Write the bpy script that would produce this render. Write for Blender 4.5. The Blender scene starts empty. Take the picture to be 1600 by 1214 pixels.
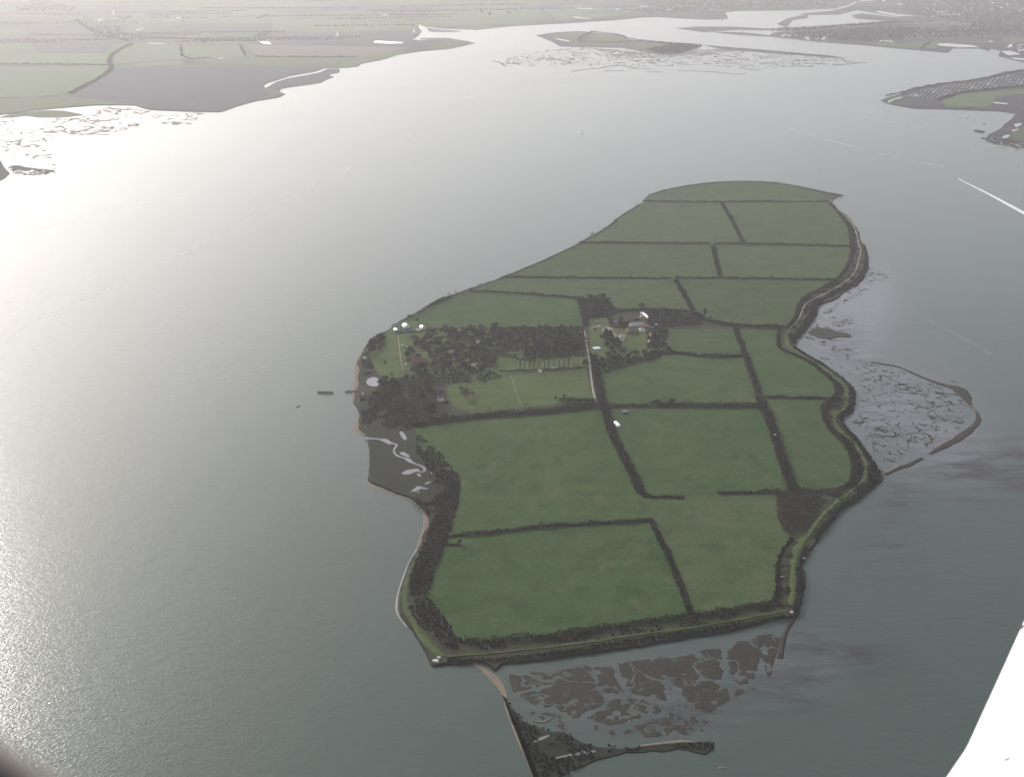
import bpy, math, random
import numpy as np
from mathutils import Vector, Matrix
random.seed(7); RNG = np.random.default_rng(7)
R = math.radians
sc = bpy.context.scene
COL = sc.collection

# ------------------------------------------------------------------ camera, sky, sun, exposure
CAM_H = 620.0; FPX = 1640.0; PITCH = R(23.6)
cd = bpy.data.cameras.new("camera"); cam = bpy.data.objects.new("camera", cd); COL.objects.link(cam)
cam.location = (0, 0, CAM_H); cam.rotation_euler = (R(90) - PITCH, 0, 0)
cd.sensor_width = 36; cd.lens = 36 * FPX / 1600; cd.clip_start = 0.05; cd.clip_end = 200000
cd.dof.use_dof = True; cd.dof.focus_distance = 1800; cd.dof.aperture_fstop = 4.0
sc.camera = cam
SUN_EL, SUN_AZ = 30.0, -38.0                       # azimuth from +Y, negative = left
w = bpy.data.worlds.new("World"); sc.world = w; w.use_nodes = True
nt = w.node_tree; nt.nodes.clear()
sky = nt.nodes.new("ShaderNodeTexSky"); sky.sky_type = 'NISHITA'; sky.sun_disc = False
sky.sun_elevation = R(SUN_EL); sky.sun_rotation = R(SUN_AZ); sky.altitude = 100
sky.air_density = 1.0; sky.dust_density = 3.0; sky.ozone_density = 1.0
bg = nt.nodes.new("ShaderNodeBackground"); bg.inputs[1].default_value = 0.15
wo = nt.nodes.new("ShaderNodeOutputWorld")
hs = nt.nodes.new('ShaderNodeHueSaturation'); hs.inputs['Saturation'].default_value = 0.45; nt.links.new(sky.outputs[0], hs.inputs['Color']); nt.links.new(hs.outputs[0], bg.inputs[0]); nt.links.new(bg.outputs[0], wo.inputs[0])
ld = bpy.data.lights.new("sun", 'SUN'); sun = bpy.data.objects.new("sun", ld); COL.objects.link(sun)
ld.energy = 2.1; ld.angle = R(0.5); ld.color = (1.0, 0.95, 0.89)
sdir = Vector((math.sin(R(SUN_AZ)) * math.cos(R(SUN_EL)), math.cos(R(SUN_AZ)) * math.cos(R(SUN_EL)), math.sin(R(SUN_EL))))
sun.rotation_euler = sdir.to_track_quat('Z', 'Y').to_euler()
sc.view_settings.view_transform = 'Standard'; sc.view_settings.look = 'None'
sc.view_settings.exposure = 0.5; sc.view_settings.gamma = 1.0
sc.cycles.use_denoising = True; sc.cycles.denoising_prefilter = 'ACCURATE'; sc.cycles.volume_bounces = 1; sc.cycles.max_bounces = 6
HAZE_DENSITY = 5.9e-5; HAZE_COLOR = (0.935, 0.90, 0.93); HAZE_G = 0.42

# ------------------------------------------------------------------ helpers
CF = Vector((0, math.cos(PITCH), -math.sin(PITCH))); CU = Vector((0, math.sin(PITCH), math.cos(PITCH)))
def ray(px, py):
    return Vector(((px - 800) / FPX, 0, 0)) + CU * ((607 - py) / FPX) + CF
def G(px, py, z=0.0):                                # photo pixel -> point of the ground plane at height z
    d = ray(px, py); t = (z - CAM_H) / d.z
    return Vector((d.x * t, d.y * t, z))
def Gn(px, py):                                      # numpy version, z = 0
    dy = (607 - py) / FPX; dx = (px - 800) / FPX
    vy = CF.y + CU.y * dy; vz = CF.z + CU.z * dy
    t = -CAM_H / vz
    return dx * t, vy * t
def PXn(X, Y):                                       # ground point -> photo pixel (for placing shoals)
    zc = Y * CF.y + (-CAM_H) * CF.z; yc = Y * CU.y + (-CAM_H) * CU.z
    zc = np.maximum(zc, 1.0)
    return 800 + FPX * X / zc, 607 - FPX * yc / zc

def _hash(ix, iy, s):
    n = (ix * 374761393 + iy * 668265263 + s * 982451653) & 0xffffffff
    n = ((n ^ (n >> 13)) * 1274126177) & 0xffffffff
    n = n ^ (n >> 16)
    return (n & 0xffff) / 65535.0
def vnoise(x, y, s=0):
    x0 = np.floor(x).astype(np.int64); y0 = np.floor(y).astype(np.int64)
    fx = x - x0; fy = y - y0; fx = fx * fx * fx * (fx * (fx * 6 - 15) + 10); fy = fy * fy * fy * (fy * (fy * 6 - 15) + 10)
    a = _hash(x0, y0, s); b = _hash(x0 + 1, y0, s); c = _hash(x0, y0 + 1, s); d = _hash(x0 + 1, y0 + 1, s)
    return (a * (1 - fx) + b * fx) * (1 - fy) + (c * (1 - fx) + d * fx) * fy * 1.0
def fbm(x, y, o=4, s=0):
    v = 0; a = 0.5; t = 0
    for i in range(o):
        v = v + a * vnoise(x * 2**i + i * 17.3, y * 2**i - i * 9.1, s + i); t += a; a *= 0.5
    return v / t * 2 - 1

def tag(o, label=None, cat=None, group=None, kind=None):
    if label: o['label'] = label
    if cat: o['category'] = cat
    if group: o['group'] = group
    if kind: o['kind'] = kind
    return o
def link(name, me, mat=None, parent=None, loc=None):
    o = bpy.data.objects.new(name, me); COL.objects.link(o)
    if mat is not None and me is not None and not me.materials: me.materials.append(mat)
    if parent: o.parent = parent
    if loc is not None: o.location = loc
    return o
def empty(name, loc=(0, 0, 0), rz=0):
    o = bpy.data.objects.new(name, None); COL.objects.link(o); o.location = loc; o.rotation_euler = (0, 0, rz); o.empty_display_size = 1
    return o
def npmesh(name, V, F):                              # F: (n, k) same-size faces
    me = bpy.data.meshes.new(name); V = np.asarray(V, np.float32); F = np.asarray(F, np.int32)
    me.vertices.add(len(V)); me.vertices.foreach_set("co", V.ravel())
    n, k = F.shape; me.loops.add(n * k); me.loops.foreach_set("vertex_index", F.ravel())
    me.polygons.add(n); me.polygons.foreach_set("loop_start", np.arange(0, n * k, k, dtype=np.int32))
    try: me.polygons.foreach_set("loop_total", np.full(n, k, np.int32))
    except Exception: pass
    me.update(); me.validate(); return me
class MB:
    def __init__(s): s.v = []; s.f = []
    def box(s, x0, x1, y0, y1, z0, z1):
        b = len(s.v); s.v += [(x0,y0,z0),(x1,y0,z0),(x1,y1,z0),(x0,y1,z0),(x0,y0,z1),(x1,y0,z1),(x1,y1,z1),(x0,y1,z1)]
        s.f += [(b,b+3,b+2,b+1),(b+4,b+5,b+6,b+7),(b,b+1,b+5,b+4),(b+1,b+2,b+6,b+5),(b+2,b+3,b+7,b+6),(b+3,b,b+4,b+7)]
    def tube(s, p0, p1, r0, r1, n=6):
        p0 = Vector(p0); p1 = Vector(p1); d = (p1 - p0).normalized(); a = d.orthogonal().normalized(); c = d.cross(a)
        b = len(s.v)
        for p, r in ((p0, r0), (p1, r1)):
            for i in range(n):
                t = 2 * math.pi * i / n; q = p + a * (r * math.cos(t)) + c * (r * math.sin(t)); s.v.append(tuple(q))
        for i in range(n):
            j = (i + 1) % n; s.f.append((b + i, b + j, b + n + j, b + n + i))
        s.f.append(tuple(b + i for i in reversed(range(n)))); s.f.append(tuple(b + n + i for i in range(n)))
    def poly(s, pts): b = len(s.v); s.v += [tuple(p) for p in pts]; s.f.append(tuple(range(b, b + len(pts))))
    def mesh(s, name): me = bpy.data.meshes.new(name); me.from_pydata(s.v, [], s.f); me.update(); return me
    def build(s, name, mat, parent=None, loc=None): return link(name, s.mesh(name), mat, parent, loc)

# ------------------------------------------------------------------ materials
def newmat(name):
    m = bpy.data.materials.new(name); m.use_nodes = True; return m, m.node_tree, m.node_tree.nodes["Principled BSDF"]
def N(nt, t, **k):
    n = nt.nodes.new(t)
    for a, b in k.items(): setattr(n, a, b)
    return n
def pos(nt): return N(nt, "ShaderNodeNewGeometry").outputs["Position"]
def noise(nt, scale, detail=4, rough=0.55, vec=None, stretch=None):
    n = N(nt, "ShaderNodeTexNoise"); n.inputs["Scale"].default_value = scale; n.inputs["Detail"].default_value = detail; n.inputs["Roughness"].default_value = rough
    v = vec if vec is not None else pos(nt)
    if stretch:
        m = N(nt, "ShaderNodeMapping"); m.inputs["Scale"].default_value = stretch[0]; m.inputs["Rotation"].default_value = (0, 0, stretch[1]); nt.links.new(v, m.inputs[0]); v = m.outputs[0]
    nt.links.new(v, n.inputs["Vector"]); return n.outputs["Fac"]
def ramp(nt, fac, stops, interp='LINEAR'):
    r = N(nt, "ShaderNodeValToRGB"); r.color_ramp.interpolation = interp; e = r.color_ramp.elements
    while len(e) < len(stops): e.new(0.5)
    for i, (p, c) in enumerate(stops): e[i].position = p; e[i].color = (*c, 1) if len(c) == 3 else c
    nt.links.new(fac, r.inputs[0]); return r.outputs[0]
def mixc(nt, fac, a, b, mode='MIX'):
    m = N(nt, "ShaderNodeMix", data_type='RGBA', blend_type=mode)
    for s, v in ((0, fac), (6, a), (7, b)):
        if hasattr(v, "links"): nt.links.new(v, m.inputs[s])
        else: m.inputs[s].default_value = v if s == 0 else (*v, 1)
    return m.outputs[2]
def math_(nt, op, a, b=None, c=None):
    m = N(nt, "ShaderNodeMath", operation=op)
    for i, v in enumerate((a, b, c)):
        if v is None: continue
        if hasattr(v, "links"): nt.links.new(v, m.inputs[i])
        else: m.inputs[i].default_value = v
    return m.outputs[0]
def bump(nt, bs, h, strength, dist):
    b = N(nt, "ShaderNodeBump"); b.inputs["Strength"].default_value = strength; b.inputs["Distance"].default_value = dist
    nt.links.new(h, b.inputs["Height"]); nt.links.new(b.outputs[0], bs.inputs["Normal"]); return b
def ground_mat(name, c1, c2, c3=None, s1=0.02, s2=0.15, rough=0.95, bstr=0.5, bdist=0.6, spec=0.2):
    m, nt, bs = newmat(name)
    a = noise(nt, s1, 5, 0.6); b = noise(nt, s2, 4, 0.65)
    col = mixc(nt, ramp(nt, a, [(0.35, (0,0,0)), (0.65, (1,1,1))]), c1, c2)
    if c3: col = mixc(nt, ramp(nt, b, [(0.5, (0,0,0)), (0.72, (1,1,1))]), col, c3)
    nt.links.new(col, bs.inputs["Base Color"]); bs.inputs["Roughness"].default_value = rough; bs.inputs["Specular IOR Level"].default_value = spec
    bump(nt, bs, b, bstr, bdist); return m
def plain(name, c, rough=0.7, var=0.15, scale=0.5, spec=0.4, metallic=0):
    m, nt, bs = newmat(name); a = noise(nt, scale, 3)
    lo = tuple(x * (1 - var) for x in c); hi = tuple(min(1, x * (1 + var)) for x in c)
    nt.links.new(mixc(nt, a, lo, hi), bs.inputs["Base Color"]); bs.inputs["Roughness"].default_value = rough
    bs.inputs["Specular IOR Level"].default_value = spec; bs.inputs["Metallic"].default_value = metallic; return m

def field_mat(name, c1, c2, c3, ang, bare=0.0):
    m, nt, bs = newmat(name)
    big = noise(nt, 0.012, 6, 0.62); mid = noise(nt, 0.06, 5, 0.7); fine = noise(nt, 0.45, 4, 0.75)
    st = noise(nt, 0.05, 3, 0.6, stretch=((0.12, 1.6, 1), ang))
    col = mixc(nt, ramp(nt, big, [(0.38, (0,0,0)), (0.62, (1,1,1))]), c1, c2)
    col = mixc(nt, ramp(nt, mid, [(0.52, (0,0,0)), (0.72, (.75,.75,.75))]), col, c3)
    blotch = noise(nt, 0.028, 6, 0.72)
    col = mixc(nt, ramp(nt, blotch, [(0.50, (0,0,0)), (0.64, (.7,.7,.7))]), col, tuple(v * 0.72 for v in c1))
    tanp = noise(nt, 0.019, 7, 0.75, stretch=((1, 1, 1), 2.0))
    col = mixc(nt, ramp(nt, tanp, [(0.56, (0,0,0)), (0.70, (.8,.8,.8))]), col, (0.092, 0.088, 0.055))
    col = mixc(nt, 0.22, col, ramp(nt, st, [(0.35, (0.55,0.55,0.55)), (0.65, (1.2,1.2,1.2))]), 'MULTIPLY')
    col = mixc(nt, 0.8, col, ramp(nt, fine, [(0.3, (0.62,0.62,0.62)), (0.7, (1.3,1.3,1.3))]), 'MULTIPLY')
    nt.links.new(col, bs.inputs["Base Color"]); bs.inputs["Roughness"].default_value = 1; bs.inputs["Specular IOR Level"].default_value = 0.1
    bump(nt, bs, fine, 0.6, 0.5); return m

def foliage_mat(name, c1, c2, c3):
    m, nt, bs = newmat(name)
    oi = N(nt, "ShaderNodeObjectInfo"); a = noise(nt, 0.09, 4, 0.7); b = noise(nt, 0.6, 2, 0.6)
    col = mixc(nt, ramp(nt, a, [(0.35, (0,0,0)), (0.65, (1,1,1))]), c1, c2)
    col = mixc(nt, ramp(nt, b, [(0.45, (0,0,0)), (0.7, (1,1,1))]), col, c3)
    r = ramp(nt, oi.outputs["Random"], [(0, (0.65,0.68,0.7)), (1, (1.3,1.25,1.15))])
    col = mixc(nt, 1.0, col, r, 'MULTIPLY')
    nt.links.new(col, bs.inputs["Base Color"]); bs.inputs["Roughness"].default_value = 0.9; bs.inputs["Specular IOR Level"].default_value = 0.15
    return m

def water_mat(name, wave=1.0, attr=False, rough=0.06, base=None):
    m, nt, bs = newmat(name)
    p = pos(nt)
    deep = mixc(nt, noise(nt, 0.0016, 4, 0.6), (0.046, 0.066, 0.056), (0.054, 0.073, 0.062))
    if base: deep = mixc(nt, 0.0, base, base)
    if attr:
        at = N(nt, "ShaderNodeAttribute"); at.attribute_name = "shoal"; sh = at.outputs["Fac"]
        at2 = N(nt, "ShaderNodeAttribute"); at2.attribute_name = "wetmud"; wm = at2.outputs["Fac"]
        n1 = noise(nt, 0.022, 7, 0.68, stretch=((0.45, 1.5, 1), R(-18)))
        k = math_(nt, 'MULTIPLY', sh, ramp(nt, n1, [(0.40, (0,0,0)), (0.60, (1,1,1))]))
        fib = noise(nt, 0.11, 6, 0.7, stretch=((0.5, 1.5, 1), R(-25)))
        wm = math_(nt, 'MULTIPLY', wm, ramp(nt, fib, [(0.38, (0.6,)*3), (0.6, (1,1,1))]))
        deep = mixc(nt, wm, deep, (0.140, 0.140, 0.158))
        deep = mixc(nt, k, deep, (0.030, 0.024, 0.028))
    nt.links.new(deep, bs.inputs["Base Color"])
    bs.inputs["IOR"].default_value = 1.33
    slick = noise(nt, 0.0023, 5, 0.6, stretch=((0.6, 1.7, 1), R(30)))
    if attr:
        gl = noise(nt, 0.30, 2, 0.5, stretch=((0.8, 1.2, 1), R(25)))
        nt.links.new(math_(nt, 'MULTIPLY', ramp(nt, gl, [(0.57, (0.20,)*3), (0.61, (0.022,)*3)]), ramp(nt, slick, [(0.4, (1.03,)*3), (0.6, (0.97,)*3)])), bs.inputs["Roughness"])
    else: bs.inputs["Roughness"].default_value = rough
    w1 = noise(nt, 0.42, 3, 0.65, stretch=((0.8, 1.25, 1), R(25)))
    w2 = noise(nt, 0.09, 3, 0.6, stretch=((0.6, 1.5, 1), R(20)))
    h = math_(nt, 'ADD', w1, math_(nt, 'MULTIPLY', w2, 1.2))
    amp = math_(nt, 'MULTIPLY', h, ramp(nt, slick, [(0.38, (1,1,1)), (0.62, (0.88,)*3)]))
    bump(nt, bs, amp, 1.0, 0.24 * wave)
    return m
M = {}
M['water'] = water_mat("estuary_water", 1.0, True)
M['pond'] = water_mat("pond_water", 0.1, False, 0.08, (0.17, 0.17, 0.18))  # pale base: wet mud plus bright sky reflection painted into the colour
M['rough'] = ground_mat("rough_grass", (0.029,0.037,0.015), (0.034,0.029,0.019), (0.014,0.016,0.011), 0.05, 0.16)
M['bank'] = ground_mat("bank_grass", (0.044,0.066,0.020), (0.062,0.084,0.026), (0.026,0.030,0.016), 0.05, 0.12)
M['marsh'] = ground_mat("salt_marsh", (0.013,0.018,0.010), (0.020,0.021,0.013), (0.008,0.010,0.007), 0.04, 0.3)
M['mud'] = ground_mat("brown_mud", (0.023,0.020,0.013), (0.016,0.014,0.010), (0.030,0.021,0.014), 0.06, 0.35, 0.7)
M['farmud'] = ground_mat("grey_mud", (0.055,0.052,0.050), (0.07,0.062,0.055), None, 0.01, 0.1, 0.8)
M['sand'] = ground_mat("shingle_sand", (0.15,0.118,0.090), (0.20,0.165,0.13), (0.10,0.08,0.06), 0.05, 0.4)
M['path'] = ground_mat("pale_track", (0.34,0.32,0.29), (0.27,0.25,0.22), (0.15,0.14,0.11), 0.05, 0.4)
M['gravel'] = ground_mat("drive_gravel", (0.24,0.20,0.16), (0.2,0.17,0.14), None, 0.05, 0.4)
M['foam'] = ground_mat("foam", (0.75,0.76,0.76), (0.55,0.57,0.58), None, 0.1, 0.5)
M['scum'] = ground_mat("tide_scum", (0.62,0.61,0.58), (0.45,0.45,0.43), None, 0.05, 0.3)
M['green'] = [field_mat("pasture_%d" % i, c1, c2, c3, a) for i, (c1, c2, c3, a) in enumerate([
    ((0.036,0.068,0.022), (0.050,0.080,0.028), (0.078,0.088,0.042), 0.3), ((0.041,0.070,0.025), (0.054,0.080,0.032), (0.082,0.088,0.046), 1.5),
    ((0.033,0.067,0.022), (0.045,0.077,0.026), (0.072,0.084,0.040), 0.9), ((0.045,0.072,0.027), (0.058,0.082,0.034), (0.086,0.090,0.050), 1.2), ((0.037,0.065,0.023), (0.049,0.074,0.029), (0.074,0.081,0.041), 0.6)])]
M['lawn'] = field_mat("lawn", (0.055,0.085,0.028), (0.07,0.095,0.034), (0.09,0.085,0.045), 0.2)
M['hedge'] = foliage_mat("hedge_leaf", (0.013,0.015,0.010), (0.024,0.020,0.015), (0.018,0.022,0.012))
M['scrub'] = foliage_mat("scrub_leaf", (0.022,0.018,0.014), (0.036,0.028,0.022), (0.018,0.021,0.012))
M['brush'] = foliage_mat("brown_brush", (0.052,0.043,0.034), (0.070,0.056,0.044), (0.034,0.036,0.022))
M['bare'] = foliage_mat("bare_twig", (0.065,0.055,0.046), (0.085,0.070,0.058), (0.045,0.043,0.033))
M['dark'] = foliage_mat("evergreen_leaf", (0.026,0.040,0.022), (0.038,0.052,0.028), (0.018,0.028,0.018))
M['olive'] = foliage_mat("olive_leaf", (0.070,0.078,0.034), (0.095,0.088,0.046), (0.050,0.060,0.028))
M['pale'] = foliage_mat("pale_leaf", (0.16,0.145,0.095), (0.19,0.165,0.11), (0.11,0.10,0.07))
M['bark'] = plain("bark", (0.08,0.065,0.05), 0.9)
M['white'] = plain("white_render", (0.78,0.76,0.72), 0.6, 0.05)
M['wroof'] = plain("white_roof_and_glare", (0.82,0.81,0.78), 0.3, 0.04, 0.5, 0.9)  # white sheds; on the shore houses, sun glare painted as white
M['brick'] = plain("brick_wall", (0.20,0.11,0.08), 0.85)
M['redroof'] = plain("clay_tile_roof", (0.13,0.06,0.045), 0.8)
M['orange'] = plain("orange_tile_roof", (0.40,0.17,0.09), 0.8)
M['slate'] = plain("slate_roof", (0.11,0.115,0.13), 0.55)
M['greyroof'] = plain("pale_grey_roof", (0.34,0.35,0.38), 0.5)
M['brownroof'] = plain("brown_roof", (0.13,0.10,0.08), 0.8)
M['tan'] = plain("tan_roof", (0.42,0.33,0.27), 0.8)
M['timber'] = plain("dark_timber", (0.035,0.03,0.027), 0.85)
M['glass'] = plain("window_glass", (0.03,0.035,0.04), 0.1, 0.1, 0.5, 0.8)
M['door'] = plain("painted_door", (0.08,0.09,0.12), 0.5)
M['caravan'] = plain("caravan_panel", (0.27,0.28,0.31), 0.6, 0.45, 0.02)
M['bluehull'] = plain("dark_hull", (0.03,0.035,0.05), 0.4)
M['poolwater'] = plain("pool_blue", (0.35,0.62,0.70), 0.25, 0.05)
M['concrete'] = plain("pale_concrete", (0.50,0.46,0.42), 0.9)

# mainland: patchwork of fields by rectangular cells
def mainland_mat():
    m, nt, bs = newmat("farmland_patchwork")
    mp = N(nt, "ShaderNodeMapping"); mp.inputs["Scale"].default_value = (1/420, 1/330, 1); mp.inputs["Rotation"].default_value = (0,0,R(14)); nt.links.new(pos(nt), mp.inputs[0])
    v = N(nt, "ShaderNodeTexVoronoi"); v.distance = 'CHEBYCHEV'; v.inputs["Scale"].default_value = 1; v.inputs["Randomness"].default_value = 0.75; nt.links.new(mp.outputs[0], v.inputs["Vector"])
    sep = N(nt, "ShaderNodeSeparateColor"); nt.links.new(v.outputs["Color"], sep.inputs[0])
    col = ramp(nt, sep.outputs[0], [(0, (0.055,0.095,0.028)), (0.22, (0.075,0.115,0.035)), (0.40, (0.050,0.046,0.050)), (0.58, (0.065,0.095,0.035)), (0.72, (0.05,0.048,0.048)), (0.86, (0.105,0.092,0.070)), (0.95, (0.055,0.075,0.04))], 'CONSTANT')
    col = mixc(nt, ramp(nt, noise(nt, 0.0035, 5, 0.65), [(0.5, (0,0,0)), (0.62, (1,1,1))]), col, (0.050,0.048,0.050))
    # built-up and wooded country toward the far right
    sx = N(nt, "ShaderNodeSeparateXYZ"); nt.links.new(pos(nt), sx.inputs[0])
    k = math_(nt, 'ADD', math_(nt, 'MULTIPLY', sx.outputs[0], 1/1500), math_(nt, 'MULTIPLY', noise(nt, 0.0008, 3), 1.2))
    urb = mixc(nt, ramp(nt, noise(nt, 0.012, 8, 0.85), [(0.40, (0,0,0)), (0.60, (1,1,1))]), (0.026,0.024,0.034), (0.070,0.058,0.070))
    col = mixc(nt, ramp(nt, k, [(0.70, (0,0,0)), (1.0, (.85,.85,.85))]), col, urb)
    nt.links.new(col, bs.inputs["Base Color"]); bs.inputs["Roughness"].default_value = 1; bs.inputs["Specular IOR Level"].default_value = 0.1
    bump(nt, bs, noise(nt, 0.03, 4), 0.5, 3.0); return m
M['mainland'] = mainland_mat()
M['far_green'] = ground_mat("far_pasture", (0.060,0.100,0.034), (0.076,0.116,0.044), (0.05,0.07,0.035), 0.006, 0.02)
M['far_green2'] = ground_mat("far_meadow", (0.045,0.080,0.024), (0.058,0.088,0.030), (0.036,0.048,0.024), 0.006, 0.02)
M['far_brown'] = ground_mat("far_ploughed", (0.032,0.033,0.043), (0.042,0.040,0.050), (0.020,0.021,0.027), 0.005, 0.03)
M['far_tan'] = ground_mat("far_stubble", (0.12,0.095,0.078), (0.10,0.085,0.065), None, 0.004, 0.03)

# ------------------------------------------------------------------ outline tools
def resample(P, step, amp, closed=True, seed=0, ns=None):
    P = [Vector(p) for p in P]; out = []
    n = len(P); rng = range(n if closed else n - 1); acc = 0.0
    ns = ns or step * 6
    for i in rng:
        a = P[i]; b = P[(i + 1) % n]; d = b - a; L = d.length
        k = max(1, int(L / step)); nrm = Vector((-d.y, d.x, 0)).normalized() if L > 0 else Vector((0,0,0))
        for j in range(k):
            t = j / k; s = acc + L * t
            o = float(fbm(np.array([s / ns + seed * 31.7]), np.array([seed * 7.7 + 0.5]), 4, seed)[0]) * amp * 1.6
            out.append(a + d * t + nrm * o)
        acc += L
    if not closed: out.append(P[-1])
    return out
def smooth(P, closed=True, it=1):
    for _ in range(it):
        q = []; n = len(P)
        for i in range(n if closed else n - 1):
            a = Vector(P[i]); b = Vector(P[(i+1) % n]); q += [a * 0.75 + b * 0.25, a * 0.25 + b * 0.75]
        if not closed: q = [Vector(P[0])] + q + [Vector(P[-1])]
        P = q
    return P
def world(pp, z=0.0): return [G(x, y, z) for x, y in pp]
def area(P): return 0.5 * sum(P[i].x * P[(i+1) % len(P)].y - P[(i+1) % len(P)].x * P[i].y for i in range(len(P)))
def plateau(name, pp, z0, z1, inset, mat, step=8, amp=2, sm=1, seed=1, kind='structure', label=None, cat=None, group=None, side=None):
    P = world(pp)
    if area(P) < 0: P.reverse()
    P = smooth(P, True, sm); P = resample(P, step, amp, True, seed)
    n = len(P); top = []
    for i in range(n):
        t = (P[(i+2) % n] - P[i-2]).normalized(); nn = Vector((-t.y, t.x, 0))
        q = P[i] + nn * inset; top.append((q.x, q.y, z1))
    V = [(p.x, p.y, z0) for p in P] + top
    F = [(i, (i+1) % n, n + (i+1) % n, n + i) for i in range(n)] + [tuple(range(n, 2*n))]
    me = bpy.data.meshes.new(name); me.from_pydata(V, [], F); me.materials.append(mat)
    if side:
        me.materials.append(side)
        for i in range(n): me.polygons[i].material_index = 1
    me.update(); o = link(name, me); return tag(o, label, cat, group, kind)
def ribbon_pts(pp, wd, step=6, amp=0.6, seed=2, z=0):
    P = smooth(world(pp), False, 1); n0 = len(P)
    if not isinstance(wd, (list, tuple)): wd = [wd] * len(pp)
    S = [0]
    for a, b in zip(P, P[1:]): S.append(S[-1] + (b - a).length)
    L = S[-1]; m = max(2, int(L / step)); C = []; W = []
    for k in range(m + 1):
        s = L * k / m; i = max(0, min(n0 - 2, next((j for j in range(n0 - 1) if S[j+1] >= s), n0 - 2)))
        t = (s - S[i]) / max(1e-6, S[i+1] - S[i]); C.append(P[i].lerp(P[i+1], t))
        u = k / m * (len(wd) - 1); iu = min(len(wd) - 2, int(u)) if len(wd) > 1 else 0
        W.append(wd[iu] * (1 - (u - iu)) + wd[min(iu+1, len(wd)-1)] * (u - iu))
    L_, R_ = [], []
    for k in range(m + 1):
        t = (C[min(m, k+1)] - C[max(0, k-1)]).normalized(); nn = Vector((-t.y, t.x, 0))
        sk = np.array([k * step / (step * 4.0)])
        a = float(fbm(sk, sk * 0 + seed, 4, seed)[0]) * amp; b = float(fbm(sk, sk * 0 + seed + 40, 4, seed)[0]) * amp
        L_.append(C[k] + nn * (W[k] / 2 + a)); R_.append(C[k] - nn * (W[k] / 2 + b))
    return C, W, L_, R_
def ribbon(name, pp, wd, z, mat, step=6, amp=0.6, seed=2, h=0.0, kind='structure', label=None, cat=None):
    C, W, A, B = ribbon_pts(pp, wd, step, amp, seed); n = len(C)
    if h > 0:                                        # a low ridge
        V = [(p.x, p.y, z) for p in A] + [(c.x*.5+a.x*.5, c.y*.5+a.y*.5, z+h) for a, c in zip(A, C)] + [(c.x*.5+a.x*.5, c.y*.5+a.y*.5, z+h) for a, c in zip(B, C)] + [(p.x, p.y, z) for p in B]; r = 4
    else: V = [(p.x, p.y, z) for p in A] + [(p.x, p.y, z) for p in B]; r = 2
    F = [(k*n+i, (k+1)*n+i, (k+1)*n+i+1, k*n+i+1) for k in range(r-1) for i in range(n-1)]
    me = bpy.data.meshes.new(name); me.from_pydata(V, [], F); me.update()
    return tag(link(name, me, mat), label, cat, None, kind)

def inside(px, py, poly):
    c = np.zeros(px.shape, bool); n = len(poly)
    for i in range(n):
        x1, y1 = poly[i]; x2, y2 = poly[(i+1) % n]
        if y1 == y2: continue
        k = ((y1 > py) != (y2 > py)) & (px < (x2 - x1) * (py - y1) / (y2 - y1) + x1); c ^= k
    return c
def sdist(X, Y, poly):                               # world distance to outline, positive inside
    d = np.full(X.shape, 1e9); n = len(poly)
    for i in range(n):
        x1, y1 = poly[i]; x2, y2 = poly[(i+1) % n]; dx, dy = x2-x1, y2-y1; l = dx*dx+dy*dy + 1e-9
        t = np.clip(((X-x1)*dx + (Y-y1)*dy) / l, 0, 1); d = np.minimum(d, np.hypot(X - x1 - t*dx, Y - y1 - t*dy))
    return np.where(inside(X, Y, poly), d, -d)

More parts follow.
